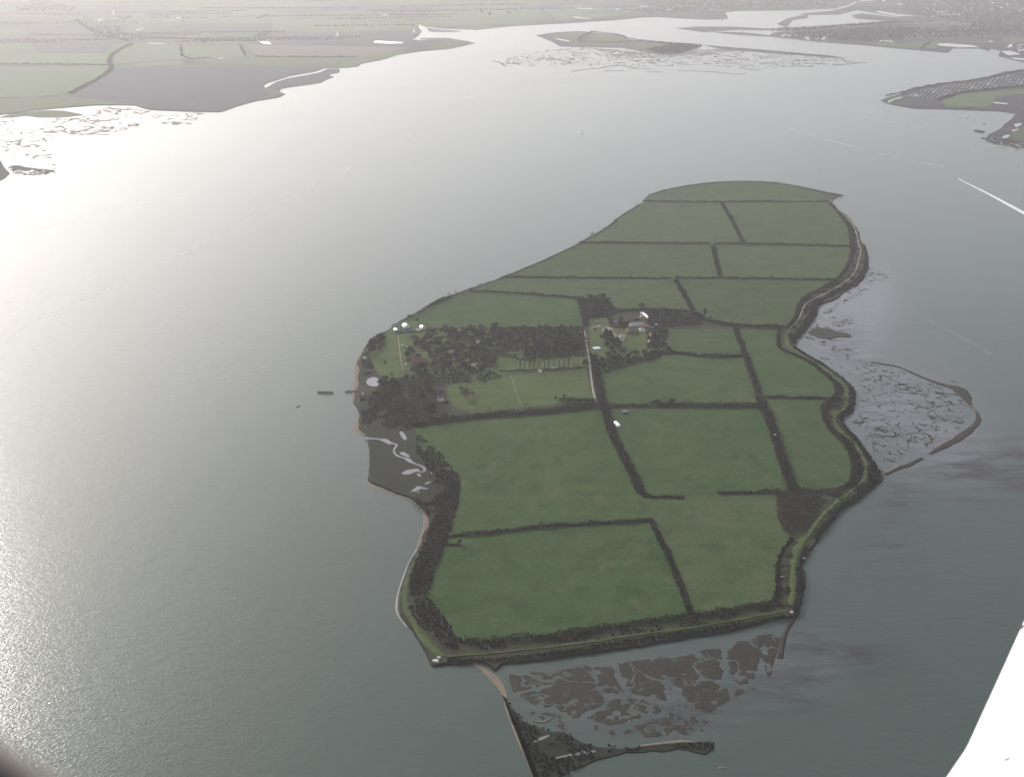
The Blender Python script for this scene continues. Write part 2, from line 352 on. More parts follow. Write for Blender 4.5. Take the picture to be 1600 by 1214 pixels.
# ------------------------------------------------------------------ water
def make_water():
    ys = np.concatenate([np.linspace(-6000, 300, 6)[:-1], Gn(np.full(420, 800.), np.linspace(1300, -20, 420))[1], np.array([16000., 24000, 38000])])
    us = np.concatenate([[-14, -7, -3.5], np.linspace(-2.0, 2.0, 520), [3.5, 7, 14]])
    Yg, U = np.meshgrid(ys, us, indexing='ij')
    X = U * (np.abs(Yg) * 0.30 + 260)
    X = np.where(np.abs(U) > 2.2, np.clip(np.sign(U) * (np.abs(U) - 2) / 12 * 38000 + X * (np.abs(U) < 2.2) + U*0, -38000, 38000), X)
    wide = np.abs(U) <= 2.2
    X = np.where(wide, np.clip(X, -30000, 30000), X)
    X = np.sort(X, axis=1)
    V = np.stack([X.ravel(), Yg.ravel(), np.zeros(X.size)], 1)
    r, c = X.shape; i = np.arange(r-1)[:, None] * c + np.arange(c-1)[None]; F = np.stack([i, i+1, i+c+1, i+c], -1).reshape(-1, 4)
    me = npmesh("water", V, F)
    px, py = PXn(V[:,0], V[:,1]); ok = V[:,1] > 300
    def blob(cx, cy, rx, ry, a=0.0):
        ca, sa = math.cos(a), math.sin(a); dx, dy = px - cx, py - cy
        return np.exp(-(((dx*ca + dy*sa) / rx)**2 + ((-dx*sa + dy*ca) / ry)**2))
    sh = 1.0*blob(1300, 1020, 95, 38, 0.2) + 0.9*blob(1240, 1080, 70, 30) + 0.95*blob(1530, 745, 125, 48, 0.1) + 0.7*blob(1390, 850, 60, 50) + 0.8*blob(1400, 780, 30, 30) + 0.7*blob(1080, 1110, 120, 60) + 0.6*blob(900, 1085, 110, 50) + 0.7*blob(1600, 720, 90, 40) + 0.5*blob(1400, 640, 90, 70) + 0.5*blob(1330, 540, 60, 40)
    wm = 0.9*blob(1400, 640, 100, 75) + 0.9*blob(1320, 530, 60, 60) + 0.6*blob(1480, 700, 100, 50) + 0.9*blob(1350, 465, 55, 50) + 0.7*blob(1300, 500, 50, 50) + 0.4*blob(1240, 1030, 90, 40) + 0.3*blob(1000,1090,160,60)
    for nm, a in (("shoal", sh), ("wetmud", wm)):
        at = me.attributes.new(nm, 'FLOAT', 'POINT'); at.data.foreach_set("value", np.where(ok, np.clip(a, 0, 1), 0).astype(np.float32))
    tag(link("water", me, M['water']), kind='structure')
make_water()

# ------------------------------------------------------------------ mainland and far shores
SHORE = [(-900,330),(-300,225),(0,180),(50,173),(110,168),(160,164),(210,165),(235,172),(300,175),(345,175),(370,166),(400,158),(437,152),(446,148),(430,142),(414,138),(414,133),(430,124),(460,118),(490,113),(508,107),(545,106),(560,104),(565,100),(600,93),(622,86),(660,80),(700,77),(720,73),(742,68),(720,65),(700,63),(660,64),(643,63),(655,56),(659,50),(655,45),(653,38),(665,42),(690,45),(720,46),(745,47),(790,42),(860,38),(900,36),(960,32),(1000,28),(1030,27),(1060,29),(1100,31),(1125,31),(1138,30),(1132,20),(1150,18),(1200,17),(1260,16),(1300,14),(1325,9),(1335,3),(1340,5),(1325,12),(1300,18),(1262,21),(1250,23),(1262,24),(1310,23),(1340,16),(1372,22),(1405,26),(1440,27),(1400,28),(1345,22),(1330,25),(1340,30),(1400,34),(1350,38),(1300,43),(1250,48),(1213,51),(1200,57),(1225,60),(1280,66),(1350,71),(1400,76),(1450,80),(1480,83),(1485,80),(1487,76),(1530,76),(1545,80),(1548,77),(1562,80),(1560,88),(1575,92),(1600,98),(1700,104),(1640,108),(1600,110),(1570,113),(1530,125),(1480,130),(1440,137),(1400,150),(1376,158),(1390,163),(1430,170),(1470,171),(1500,172),(1560,174),(1590,178),(1565,200),(1545,213),(1560,220),(1600,223),(1750,235),(2300,300)]
P = world(SHORE); P = resample(P, 14, 5, False, 3, 160)
PL = [(p.x, p.y) for p in P] + [(30000, 3000), (30000, 37000), (-30000, 37000), (-30000, 3000)]
def prism(name, pl, z0, z1, mat, side=None):
    n = len(pl); V = [(x, y, z0) for x, y in pl] + [(x, y, z1) for x, y in pl]
    F = [(i, (i+1) % n, n + (i+1) % n, n + i) for i in range(n)] + [tuple(range(n, 2*n))]
    me = bpy.data.meshes.new(name); me.from_pydata(V, [], F); me.materials.append(mat)
    if side:
        me.materials.append(side)
        for i in range(n): me.polygons[i].material_index = 1
    me.update(); return tag(link(name, me), kind='structure')
prism("mainland", PL, -1, 2.0, M['mainland'], M['farmud'])
FAR = [
 ('far_green', [(-200,106),(160,105),(168,112),(150,125),(110,145),(60,152),(-200,156)]), ('far_green', [(-200,90),(172,88),(168,103),(-200,102)]),
 ('far_brown', [(178,107),(400,104),(500,108),(455,118),(412,132),(410,140),(425,148),(395,158),(345,173),(300,172),(235,169),(200,163),(120,153),(112,149),(152,128)]),
 ('far_green2', [(-200,158),(60,154),(112,152),(200,164),(110,166),(0,178),(-200,210)]),
 ('far_green', [(190,77),(205,73),(280,72),(283,94),(215,99),(180,100),(176,94)]), ('far_green', [(285,73),(375,72),(382,88),(330,92),(286,94)]),
 ('far_tan', [(205,101),(285,96),(286,103),(215,105)]), ('far_tan', [(382,71),(640,75),(600,86),(560,90),(400,89)]), ('far_green2', [(290,96),(400,91),(555,92),(520,103),(400,103)]),
 ('far_brown', [(430,55),(520,50),(650,50),(640,62),(640,72),(400,69),(405,60)]),
 ('far_green', [(420,29),(560,33),(640,40),(648,47),(500,52),(430,50)]), ('far_green', [(145,29),(285,25),(283,36),(200,38),(140,37)]),
 ('far_brown', [(45,40),(200,40),(190,65),(42,64)]), ('far_green2', [(-200,45),(42,45),(40,60),(-200,60)]), ('far_green2', [(-200,63),(52,66),(50,87),(-200,88)]),
 ('far_brown', [(56,68),(180,66),(165,84),(56,82)]), ('far_green', [(30,88),(70,84),(165,86),(168,88),(30,89)]),
 ('far_green2', [(288,24),(415,16),(420,26),(410,40),(288,37)]), ('far_green', [(670,20),(840,12),(850,30),(790,38),(700,42),(668,34)]), ('far_green', [(850,15),(905,8),(990,18),(960,27),(870,33)]),
 ('far_brown', [(290,40),(410,42),(405,52),(290,50)]), ('far_brown', [(920,-6),(1130,-8),(1120,14),(1040,22),(1000,18),(930,8)]), ('far_brown', [(1150,-5),(1330,-5),(1300,6),(1150,12)]),
 ('far_tan', [(1415,38),(1440,34),(1510,36),(1520,39),(1480,41),(1430,40)]), ('far_tan', [(1390,50),(1425,48),(1435,51),(1400,53)]), ('far_brown', [(1230,58),(1300,48),(1400,40),(1560,44),(1560,60),(1440,64),(1350,66),(1270,62)]),
 ('far_green2', [(1365,69),(1440,68),(1450,64),(1470,66),(1460,78),(1380,73)]), ('far_green2', [(1470,64),(1590,66),(1590,70),(1540,68),(1480,67)]), ('far_tan', [(1565,60),(1650,61),(1650,70),(1570,65)]),
 ('far_green', [(1472,158),(1500,148),(1560,144),(1640,138),(1660,148),(1570,150),(1552,160),(1545,168),(1480,169)]), ('far_brown', [(1556,152),(1640,150),(1660,172),(1590,172),(1552,164)]),
 ('far_green2', [(1575,216),(1583,206),(1620,190),(1700,190),(1700,226),(1600,220)]), ('far_green2', [(1385,156),(1400,151),(1420,153),(1410,157),(1395,160)]), ('far_brown', [(1400,160),(1425,154),(1465,159),(1462,168),(1420,166)]),
]
for i, (mk, pp) in enumerate(FAR):
    pl = [(p.x, p.y) for p in resample(world(pp), 25, 5, True, i + 5, 200)]
    prism("field", pl, 1.5, 2.15 + 0.02 * i, M[mk])
# open water lying in the far land
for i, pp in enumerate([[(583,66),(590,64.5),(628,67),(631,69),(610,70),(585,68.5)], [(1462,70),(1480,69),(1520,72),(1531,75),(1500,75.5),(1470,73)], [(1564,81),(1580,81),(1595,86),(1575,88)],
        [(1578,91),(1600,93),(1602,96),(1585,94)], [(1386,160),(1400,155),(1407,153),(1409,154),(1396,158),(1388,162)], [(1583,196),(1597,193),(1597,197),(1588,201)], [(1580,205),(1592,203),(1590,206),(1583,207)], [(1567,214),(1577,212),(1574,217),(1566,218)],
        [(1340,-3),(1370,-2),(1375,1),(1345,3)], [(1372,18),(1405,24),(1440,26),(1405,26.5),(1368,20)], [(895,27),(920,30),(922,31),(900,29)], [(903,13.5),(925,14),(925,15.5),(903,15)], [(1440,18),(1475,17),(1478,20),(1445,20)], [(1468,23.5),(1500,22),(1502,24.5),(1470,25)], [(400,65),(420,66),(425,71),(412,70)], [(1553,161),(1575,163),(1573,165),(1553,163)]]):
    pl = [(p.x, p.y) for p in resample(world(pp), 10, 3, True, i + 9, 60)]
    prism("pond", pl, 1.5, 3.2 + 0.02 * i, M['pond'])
# marsh banks and river strips in the far estuary
for i, (pp, m_) in enumerate([([(1057,45),(1090,42),(1150,42.5),(1222,46.5),(1228,43),(1214,38),(1230,29),(1262,23.5),(1262,29),(1240,32),(1236,36),(1230,42),(1232,45),(1215,48),(1150,47.5),(1120,49),(1100,51),(1080,48)], 'far_brown'), ([(1110,50),(1160,51),(1200,55.5),(1213,58),(1190,57.5),(1140,54)], 'far_brown'),
        ([(416,138),(420,143),(438,147),(446,148),(436,144),(440,139),(468,135),(503,130),(510,125),(522,121),(512,118),(530,114),(531,108),(512,108),(500,114),(478,118),(450,123),(428,130)], 'far_brown'),
        ([(-60,252),(0,252),(8,262),(14,272),(10,278),(0,283),(-60,290)], 'marsh'), ([(1100,71),(1200,79),(1300,88),(1322,92),(1300,90.5),(1200,83),(1130,78)], 'far_brown'),
        ([(1522,203),(1540,206),(1535,209),(1524,206)], 'marsh'), ([(0,184),(20,178),(70,173),(100,174),(130,180),(100,183.5),(60,184),(40,181),(20,184)], 'far_green2'),
        ([(665,44),(690,47),(720,49),(700,51),(672,50)], 'farmud'), ([(655,60),(700,60),(735,66),(700,65),(660,62)], 'farmud')]):
    pl = [(p.x, p.y) for p in resample(world(pp), 8, 3, True, i + 21, 60)]
    prism("marsh_bank", pl, -1, 0.9 + .05 * i, M[m_], M['farmud'])
# tide-line banks, thin
for i, (pp, wd) in enumerate([([(770,96),(782,98),(790,104)], 14), ([(892,112),(915,109),(940,106.5),(955,103.5),(975,103),(995,108)], 16), ([(945,111),(975,111)], 10), ([(990,106.5),(1020,108.5)], 14), ([(1010,112),(1035,113)], 10),
        ([(1058,111),(1110,112),(1150,117),(1165,115)], 14), ([(1155,106),(1170,109),(1190,110)], 12), ([(1300,103),(1320,101),(1352,98)], 14), ([(1240,104),(1270,105)], 10)]):
    ribbon("tidal_bank", pp, wd, 0.05, M['farmud'], 20, 4, i + 3, 0.7)

def heightfield(name, poly, step, f, mat, zmax=0.8, kind='structure', edge=10.0):
    xs = [p[0] for p in poly]; ys = [p[1] for p in poly]
    gx = np.arange(min(xs) - 2, max(xs) + 2, step[0]); gy = np.arange(min(ys) - 2, max(ys) + 2, step[1])
    PXg, PYg = np.meshgrid(gx, gy); X, Y = Gn(PXg, PYg)
    wp = [tuple(Gn(np.array(float(a)), np.array(float(b)))) for a, b in poly]; wp = [(float(a), float(b)) for a, b in wp]
    d = sdist(X, Y, wp) + fbm(X / (edge*4), Y / (edge*4), 3, 5) * edge * 1.5
    z = f(X, Y, PXg, PYg, np.clip(d / edge, -1, 1)); z = np.clip(z, -0.4, zmax)
    r, c = X.shape; i = np.arange(r-1)[:, None] * c + np.arange(c-1)[None]
    keep = np.maximum.reduce([z[:-1,:-1], z[1:,:-1], z[1:,1:], z[:-1,1:]]) > -0.02
    F = np.stack([i, i+c, i+c+1, i+1], -1)[keep]
    used, inv = np.unique(F.ravel(), return_inverse=True)
    V = np.stack([X.ravel(), Y.ravel(), z.ravel()], 1)[used]
    me = npmesh(name, V, inv.reshape(-1, 4)); o = link(name, me, mat)
    for p in me.polygons: pass
    return tag(o, kind=kind)
def stringy(sc_, w_, s=0, warp=0.5, cover=0.0):      # thin ridges of mud
    def f(X, Y, px, py, m):
        wx = fbm(X/(sc_*1.7), Y/(sc_*1.7), 3, s+50) * sc_ * warp; wy = fbm(X/(sc_*1.7)+9, Y/(sc_*1.7), 3, s+60) * sc_ * warp
        n = np.abs(fbm((X+wx)/sc_, (Y+wy)/sc_, 3, s)); k = fbm(X/(sc_*2.2), Y/(sc_*2.2), 2, s+9)
        return (w_ * (0.6 + 1.4*np.clip(k + cover, 0, 1)) * np.clip(m, 0, 1) - n) * 8
    return f
def channels(sc_, w_, s=0, fade=None):               # marsh cut by winding channels
    def f(X, Y, px, py, m):
        wx = fbm(X/(sc_*.8), Y/(sc_*.8), 3, s+50) * sc_ * .45; wy = fbm(X/(sc_*.8)+9, Y/(sc_*.8), 3, s+60) * sc_ * .45
        a = np.abs(fbm((X+wx)/sc_, (Y+wy)/sc_, 2, s)); b = np.abs(fbm((X+wy)/(sc_*.45), (Y-wx)/(sc_*.45), 2, s+5))
        ww = w_ if fade is None else w_ * fade(px, py)
        return (np.minimum(a, b * 1.2) - ww) * 6 - 2.0 * (1 - np.clip(m, 0, 1)) 
    return f
heightfield("mudflat", [(-20,192),(20,186),(120,184),(150,166),(200,167),(235,174),(250,180),(215,200),(170,214),(90,212),(90,235),(80,250),(20,250),(-20,245)], (1.3, 0.5), stringy(42, 0.085, 3, cover=0.25), M['farmud'], 0.6)
heightfield("mudflat", [(232,174),(300,177),(325,176),(318,188),(295,196),(250,196),(240,186)], (1.3, 0.5), stringy(40, 0.11, 8, cover=0.3), M['farmud'], 0.6)
heightfield("mudflat", [(14,258),(50,262),(86,266),(84,272),(60,276),(20,275)], (1.0, 0.5), channels(45, 0.07, 4), M['marsh'], 0.6)
heightfield("mudflat", [(772,97),(800,88),(850,78),(900,74),(1000,80),(1080,82),(1130,76),(1250,86),(1340,96),(1350,99),(1290,104),(1200,107),(1080,104),(960,104),(860,104),(800,104)], (1.2, 0.4), stringy(34, 0.10, 12, cover=0.25), M['farmud'], 0.5)
heightfield("mudflat", [(930,76),(1000,80),(1050,84),(1080,80),(1110,76),(1160,80),(1120,86),(1020,92),(950,90)], (1.2, 0.4), channels(50, 0.16, 15), M['farmud'], 0.5)
heightfield("mudflat", [(1525,214),(1545,214),(1600,224),(1640,228),(1640,234),(1590,233),(1550,226)], (1.0, 0.5), channels(40, 0.10, 22), M['marsh'], 0.6)
heightfield("mudflat", [(1490,182),(1520,184),(1545,192),(1545,200),(1530,198),(1505,188)], (1.0, 0.5), stringy(30, 0.12, 24), M['farmud'], 0.5)
# the far island
FI = [(837,56),(860,52),(900,49.5),(912,50),(970,56),(985,63),(1045,68),(1080,70),(1098,72),(1085,77),(1060,85),(1030,85),(1000,80),(970,75),(900,74),(875,73),(858,64)]
plateau("far_island_ground", FI, -1, 1.8, 6, M['far_brown'], 14, 4, 0, 4)
prism("field", [(p.x, p.y) for p in resample(world([(862,55),(902,51),(925,53),(905,65),(880,67),(868,62)]), 12, 3)], 1.0, 2.1, M['far_green2'])
prism("field", [(p.x, p.y) for p in resample(world([(912,55),(930,52),(968,58),(984,64),(975,67),(920,65)]), 12, 3)], 1.0, 2.12, M['far_green2'])
prism("field", [(p.x, p.y) for p in resample(world([(885,70),(905,67),(975,69),(990,66),(1045,71),(1040,78),(1000,77),(960,73),(900,73)]), 12, 3)], 1.0, 2.14, M['far_green2'])
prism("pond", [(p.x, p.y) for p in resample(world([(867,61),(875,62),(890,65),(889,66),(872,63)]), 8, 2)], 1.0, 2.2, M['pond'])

# ------------------------------------------------------------------ the island
ISLE = [(1010,306),(1046,295),(1099,287),(1137,284),(1199,284),(1246,292),(1277,299.5),(1302,303.5),(1321,306),(1309,308),(1298,315),(1313,331),(1329,341),(1336,353),(1344,366),(1345,377),(1351.5,390),(1356,398),(1354,406),(1359,418),(1355,427),(1347,440),(1338,448),(1317,457),(1309,469),(1277,478),(1279,489),(1271,501),(1266,511),(1253,523),(1243.5,532),(1243.5,542),(1253,552),(1263,557),(1284,566),(1305,583),(1324,597),(1338,610),(1336,622),(1337,641),(1330,647),(1316,653),(1316,664),(1329,674),(1345,690),(1355,703),(1363,719),(1374,736),(1382,747),(1371,761),(1345,780),(1321,794),(1300,817),(1280,845),(1267,859),(1254,882),(1259,914),(1254,940),(1248,959),(1243,967),(1207,972),(1149,987),(1100,997),(1050,1004),(977,1014),(930,1023),(880,1031),(830,1037),(787,1038),(780,1049),(770,1051),(757,1042),(745,1035),(726,1038),(679,1044),(673,1040),(659,1012),(635,978),(620,959),(621,935),(628,915),(636,890),(642,875),(654,857),(661,837),(668,818),(668,808),(657,792),(643,780),(623,774),(599,764),(579,757),(573.6,753),(576.6,735),(577.5,715),(573.6,697),(577.5,687),(577.5,681),(562,673),(561,662),(560,640),(553,632),(554,612),(560,601),(557.5,591),(559,579),(557.5,572),(559,567),(563,558),(567.5,550),(569,544),(579,536),(584,528),(589,522),(600,521),(612,512),(630,502),(640,495),(655,489),(674,476),(702,464),(728,455),(745,449),(769,440),(800,428),(840,412),(871,398),(899,384),(924,370),(949,356),(962,343),(974,334),(1002,320)]
plateau("island_ground", ISLE, -1, 2.5, 2.5, M['rough'], 3.2, 2.2, 1, 2, side=M['marsh'])
ZI = 2.5
FIELDS = [
 [(1004,315),(1016,305),(1046,297),(1100,289),(1137,286),(1199,286),(1246,294),(1280,303),(1292,312),(1290,317)],
 [(990,327),(1003,319),(1128,319),(1160,382),(905,382),(926,371),(952,356),(968,342)],
 [(1130,319),(1292,318),(1313,336),(1325,352),(1330,387),(1160,382)],
 [(895,386),(912,383),(1112,385),(1124,435),(786,435),(840,414)],
 [(1117,385),(1328,388),(1325,410),(1310,437),(1126,435)],
 [(735,457),(770,442),(790,437),(1048,438),(1056,440),(1080,487),(965,490),(950,474),(905,469),(850,464),(790,460)],
 [(1060,438),(1303,440),(1285,450),(1260,462),(1247,480),(1245,498),(1228,512),(1105,507),(1085,488)],
 [(645,494),(660,488),(700,467),(733,459),(790,461),(905,470),(912,512),(665,514),(640,505)],
 [(576,548),(590,528),(602,522),(632,502),(650,506),(668,520),(700,525),(705,545),(640,545),(632,590),(612,600),(590,585),(570,558)],
 [(1040,517),(1147,517),(1162,559),(1100,559),(1050,553),(1038,540)],
 [(1152,517),(1215,518),(1217,548),(1240,557),(1270,573),(1303,598),(1308,622),(1197,622)],
 [(940,585),(985,575),(1040,556),(1160,562),(1184,636),(950,636),(942,610)],
 [(1198,626),(1308,628),(1286,640),(1285,655),(1300,680),(1324,705),(1334,745),(1322,764),(1240,768),(1225,710)],
 [(955,642),(1185,640),(1212,695),(1224,770),(1120,775),(1005,778),(985,735)],
 [(650,672),(720,660),(830,653),(938,640),(953,690),(987,750),(1007,782),(1017,815),(850,824),(702,838),(718,790),(718,742),(690,732),(655,710)],
 [(1005,780),(1120,776),(1214,774),(1214,812),(1224,834),(1236,845),(1220,865),(1213,890),(1214,925),(1208,943),(1085,962),(1076,950),(1017,817)],
 [(700,845),(850,828),(1015,819),(1042,870),(1078,962),(1000,978),(860,995),(735,1006),(712,996),(690,962),(669,935),(676,905),(692,865)],
 [(700,605),(740,598),(800,588),(915,578),(930,630),(870,634),(740,648),(712,640),(700,625)],
 [(920,500),(955,498),(957,512),(921,514)],
 [(980,528),(1012,526),(1016,546),(965,553),(955,548)],
 [(785,545),(820,540),(825,575),(790,582)],
 [(618,524),(700,519),(912,516),(918,578),(800,586),(700,602),(640,592),(628,560)],
 [(919,515),(1005,512),(1040,520),(1042,545),(985,574),(938,584),(924,560)],
]
for i, pp in enumerate(FIELDS):
    P = world(pp)
    if area(P) < 0: P.reverse()
    P = resample(P, 6, 1.4, True, i + 40)
    me = bpy.data.meshes.new("field"); me.from_pydata([(p.x, p.y, ZI + 0.05 + 0.004 * i) for p in P], [], [tuple(range(len(P)))]); me.update()
    tag(link("field", me, M['lawn'] if i in (8, 17, 18, 19, 20, 21, 22) else M['green'][(i * 3 + i // 4) % 5]), kind='structure')
def sheet(name, pp, z, mat, step=4, amp=0.8, seed=1, sm=1):
    P = world(pp)
    if area(P) < 0: P.reverse()
    P = resample(smooth(P, True, sm), step, amp, True, seed)
    me = bpy.data.meshes.new(name); me.from_pydata([(p.x, p.y, z) for p in P], [], [tuple(range(len(P)))]); me.update()
    return tag(link(name, me, mat), kind='structure')
sheet("salt_marsh", [(561,618),(600,613),(620,640),(652,668),(652,705),(692,735),(712,742),(700,790),(672,806),(645,780),(600,764),(577,753),(578,690),(563,672)], ZI+0.02, M['marsh'], seed=3)
sheet("salt_marsh", [(566,552),(575,558),(600,600),(596,612),(560,604),(562,590),(564,570)], ZI+0.022, M['scrub'] if False else M['marsh'], seed=4)
CREEKS = [
 ([(570,687),(580,688),(590,688),(600,691),(608,694),(622,697),(616,703),(615,710),(622,716),(636,719),(642,725),(655,729),(664,734),(664,739),(658,741),(652,738)], [4,3,3,6,4,3,3,3,4,3,7,3,3,3,3,2]),
]
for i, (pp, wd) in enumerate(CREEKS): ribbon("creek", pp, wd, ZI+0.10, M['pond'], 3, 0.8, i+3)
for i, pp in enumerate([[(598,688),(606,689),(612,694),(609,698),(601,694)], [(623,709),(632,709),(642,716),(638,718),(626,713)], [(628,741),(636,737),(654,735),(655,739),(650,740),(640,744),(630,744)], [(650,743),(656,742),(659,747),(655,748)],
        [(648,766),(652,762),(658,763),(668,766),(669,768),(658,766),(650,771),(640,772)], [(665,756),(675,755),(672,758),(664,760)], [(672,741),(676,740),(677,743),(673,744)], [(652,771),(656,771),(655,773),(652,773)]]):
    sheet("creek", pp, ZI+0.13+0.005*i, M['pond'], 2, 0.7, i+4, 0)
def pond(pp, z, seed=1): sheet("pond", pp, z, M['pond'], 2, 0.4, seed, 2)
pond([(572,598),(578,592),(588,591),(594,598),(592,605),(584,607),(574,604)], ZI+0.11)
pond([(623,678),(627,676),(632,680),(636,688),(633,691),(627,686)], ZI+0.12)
# beaches
def beach(pp, wd, seed): ribbon("beach", pp, wd, 0.02, M['sand'], 4, 1.2, seed, 0.5)
beach([(568,549),(561,560),(558,573),(558,590),(558,601),(553,612),(552,630)], [3,7,9,8,8,5,3], 2)
beach([(560,655),(557,665),(560,674),(570,680),(578,683)], [2,9,10,8,3], 3)
beach([(576,754),(582,760),(600,766),(625,775),(645,781),(660,793),(668,806),(666,822),(660,838),(652,858)], [5,9,4,3,5,7,8,7,5,3], 4)
ribbon("beach", [(652,858),(640,876),(634,892),(626,915),(620,937),(620,960),(636,980)], [2,2,2.4,2,2.4,2,1], 0.02, M['path'], 4, 0.5, 6, 0.6)
beach([(741,1036),(760,1049),(778,1066),(790,1084),(792,1100)], [2,6,7,6,3], 5)
ribbon("beach", [(789,1098),(796,1124),(807,1146),(822,1178),(837,1214),(852,1262)], [1.5,2.5,3.5,4,4.5,5], 0.03, M["sand"], 3, 0.9, 6, 0.15)
beach([(1298,315),(1308,308),(1322,306.3)], [3,6,3], 7)
plateau("salt_marsh", [(783,1085),(795,1090),(801,1105),(808,1118),(820,1127),(836,1134),(850,1141),(866,1142),(882,1141),(896,1151),(914,1160),(940,1166),(985,1167),(1030,1164),(1080,1159),(1117,1159),(1119,1170),(1100,1178),(1060,1172),(980,1178),(930,1190),(890,1205),(862,1225),(850,1260),(838,1214),(824,1172),(808,1142),(797,1122),(790,1104)], -0.5, 0.9, 1.0, M["marsh"], 2.5, 1.6, 0, 8)
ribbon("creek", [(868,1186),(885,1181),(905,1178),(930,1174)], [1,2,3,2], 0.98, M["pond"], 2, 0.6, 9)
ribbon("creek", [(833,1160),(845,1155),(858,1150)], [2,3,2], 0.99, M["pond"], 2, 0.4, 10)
ribbon("beach", [(1000,1166),(1040,1160),(1075,1158),(1095,1161)], [1.5,2.5,3,1], 0.85, M['sand'], 3, 0.6, 9)
ribbon("beach", [(834,1126),(848,1129),(864,1120)], [1,2.4,1], 0.3, M['sand'], 3, 0.6, 9, 0.4)
ribbon("beach", [(1122,1200),(1135,1199)], [2,1], 0.1, M['sand'], 3, 0.4, 9, 0.4)
# reef spit
ribbon("shingle_spit", [(1361,566),(1384,570),(1400,571.6),(1424,582),(1448,593),(1479,603),(1498,607),(1508,618),(1517,634)], [3,4,5,7,8,12,22,14,4], 0.0, M['mud'], 4, 1.6, 3, 0.9)
ribbon("shingle_spit", [(1517,634),(1527,645),(1529,660),(1511,676),(1490,690),(1474,699),(1453,709)], [4,6,9,12,11,9,4], 0.0, M['mud'], 4, 1.8, 4, 0.8)
ribbon("shingle_spit", [(1441,716),(1421,726),(1403,732),(1384,742)], [6,7,9,5], 0.0, M['mud'], 4, 1.6, 5, 0.8)
ribbon("beach", [(1490,684),(1475,692),(1460,701)], [2.5,3,1.5], 0.55, M['sand'], 3, 1.0, 6, 0.2)
ribbon("beach", [(1403,728),(1392,736),(1380,738)], [1.5,3.5,4], 0.6, M['sand'], 3, 0.8, 7, 0.2)
ribbon("beach", [(1486,594),(1493,596)], [4,3], 0.7, M['sand'], 3, 0.6, 7, 0.3)
ribbon("beach", [(1505,632),(1520,636),(1526,645)], [2,3,2], 0.7, M['sand'], 3, 0.8, 7, 0.2)
plateau("marsh_bank", [(1268,514),(1283,513),(1294,512),(1305,518),(1330,523),(1331,528),(1316,527),(1295,530),(1275,528),(1262,520)], -0.4, 0.7, 0.8, M['mud'], 3, 1.6, 0, 5)
heightfield("mudflat", [(1350,415),(1385,424),(1388,440),(1370,450),(1350,470),(1320,478),(1285,500),(1272,500),(1300,470),(1340,448)], (0.7, 0.5), stringy(13, 0.11, 31, cover=0.1), M['mud'], 0.5)
heightfield("mudflat", [(1255,500),(1330,490),(1345,520),(1340,560),(1350,600),(1340,600),(1280,560),(1250,540)], (0.7, 0.5), stringy(13, 0.07, 35), M['mud'], 0.5)
heightfield("mudflat", [(1330,560),(1365,568),(1400,574),(1450,596),(1500,612),(1524,650),(1505,676),(1450,705),(1400,725),(1372,722),(1345,685),(1330,660),(1342,640),(1345,605)], (0.7, 0.5), stringy(12, 0.09, 37, cover=0.0), M['mud'], 0.5, edge=6)
CRK = [([(925,1036),(925,1050),(929,1071),(950,1089),(976,1085),(1006,1090),(1045,1102),(1100,1119),(1143,1144)], 3.4), ([(955,1034),(963,1048),(967,1067),(980,1084)], 3.0), ([(795,1088),(812,1098),(834,1110),(877,1110),(903,1140),(946,1160),(1006,1158)], 4.6),
 ([(1045,1063),(1055,1076),(1062,1090),(1090,1110)], 3.0), ([(1131,1012),(1128,1035),(1135,1067),(1165,1078),(1195,1067),(1191,1040),(1193,1012)], 4.4), ([(800,1090),(816,1084),(834,1076),(860,1070)], 2.6), ([(950,1090),(930,1108),(905,1118),(898,1140)], 3.0),
 ([(1030,1115),(1010,1122),(989,1127),(960,1138),(940,1135)], 3.0), ([(1135,1067),(1150,1095),(1170,1110)], 4.0), ([(870,1058),(895,1066),(926,1066)], 1.6), ([(1085,1040),(1095,1060),(1130,1070)], 2.2), ([(985,1040),(1010,1052),(1045,1063)], 1.8), ([(800,1047),(840,1058),(870,1060)], 2.0)]
def near_marsh(X, Y, px, py, m):
    h = 0.92 - 1.1 * np.clip((py - 1052 + (px - 900) * 0.06) / 110, -0.1, 1) - 0.25 * np.clip((px - 1130) / 60, 0, 1) - 0.15 * np.clip((900 - px) / 80, 0, 1)
    h = h + fbm(X/6, Y/6, 5, 71) * 1.35 + fbm(X/24, Y/24, 3, 75) * 0.7
    for k, (pp, wd) in enumerate(CRK):
        W_ = resample(smooth([G(a, b) for a, b in pp], False, 2), 2.5, 3.2, False, k + 3, 22); d = np.full(X.shape, 1e9)
        for a, b in zip(W_, W_[1:]):
            dx, dy = b.x - a.x, b.y - a.y; l = dx*dx + dy*dy + 1e-6; t = np.clip(((X-a.x)*dx + (Y-a.y)*dy) / l, 0, 1); d = np.minimum(d, np.hypot(X-a.x-t*dx, Y-a.y-t*dy))
        h = h - 1.6 * np.exp(-(d / (wd * 0.75)) ** 2)
    wx = fbm(X/14, Y/14, 3, 81) * 9; wy = fbm(X/14 + 7, Y/14, 3, 83) * 9
    h = h - 1.5 * np.clip(1 - np.abs(fbm((X+wx)/20, (Y+wy)/20, 3, 85)) / 0.11, 0, 1)
    return h * 0.35 - 1.2 * (1 - np.clip(m, 0, 1))
heightfield("mudflat", [(788,1046),(812,1050),(850,1052),(930,1036),(1020,1026),(1120,1010),(1205,988),(1224,988),(1232,1004),(1222,1034),(1195,1075),(1140,1105),(1100,1150),(1050,1158),(980,1162),(930,1160),(880,1142),(830,1118),(796,1084)], (0.65, 0.65), near_marsh, M['mud'], 0.2, edge=5)
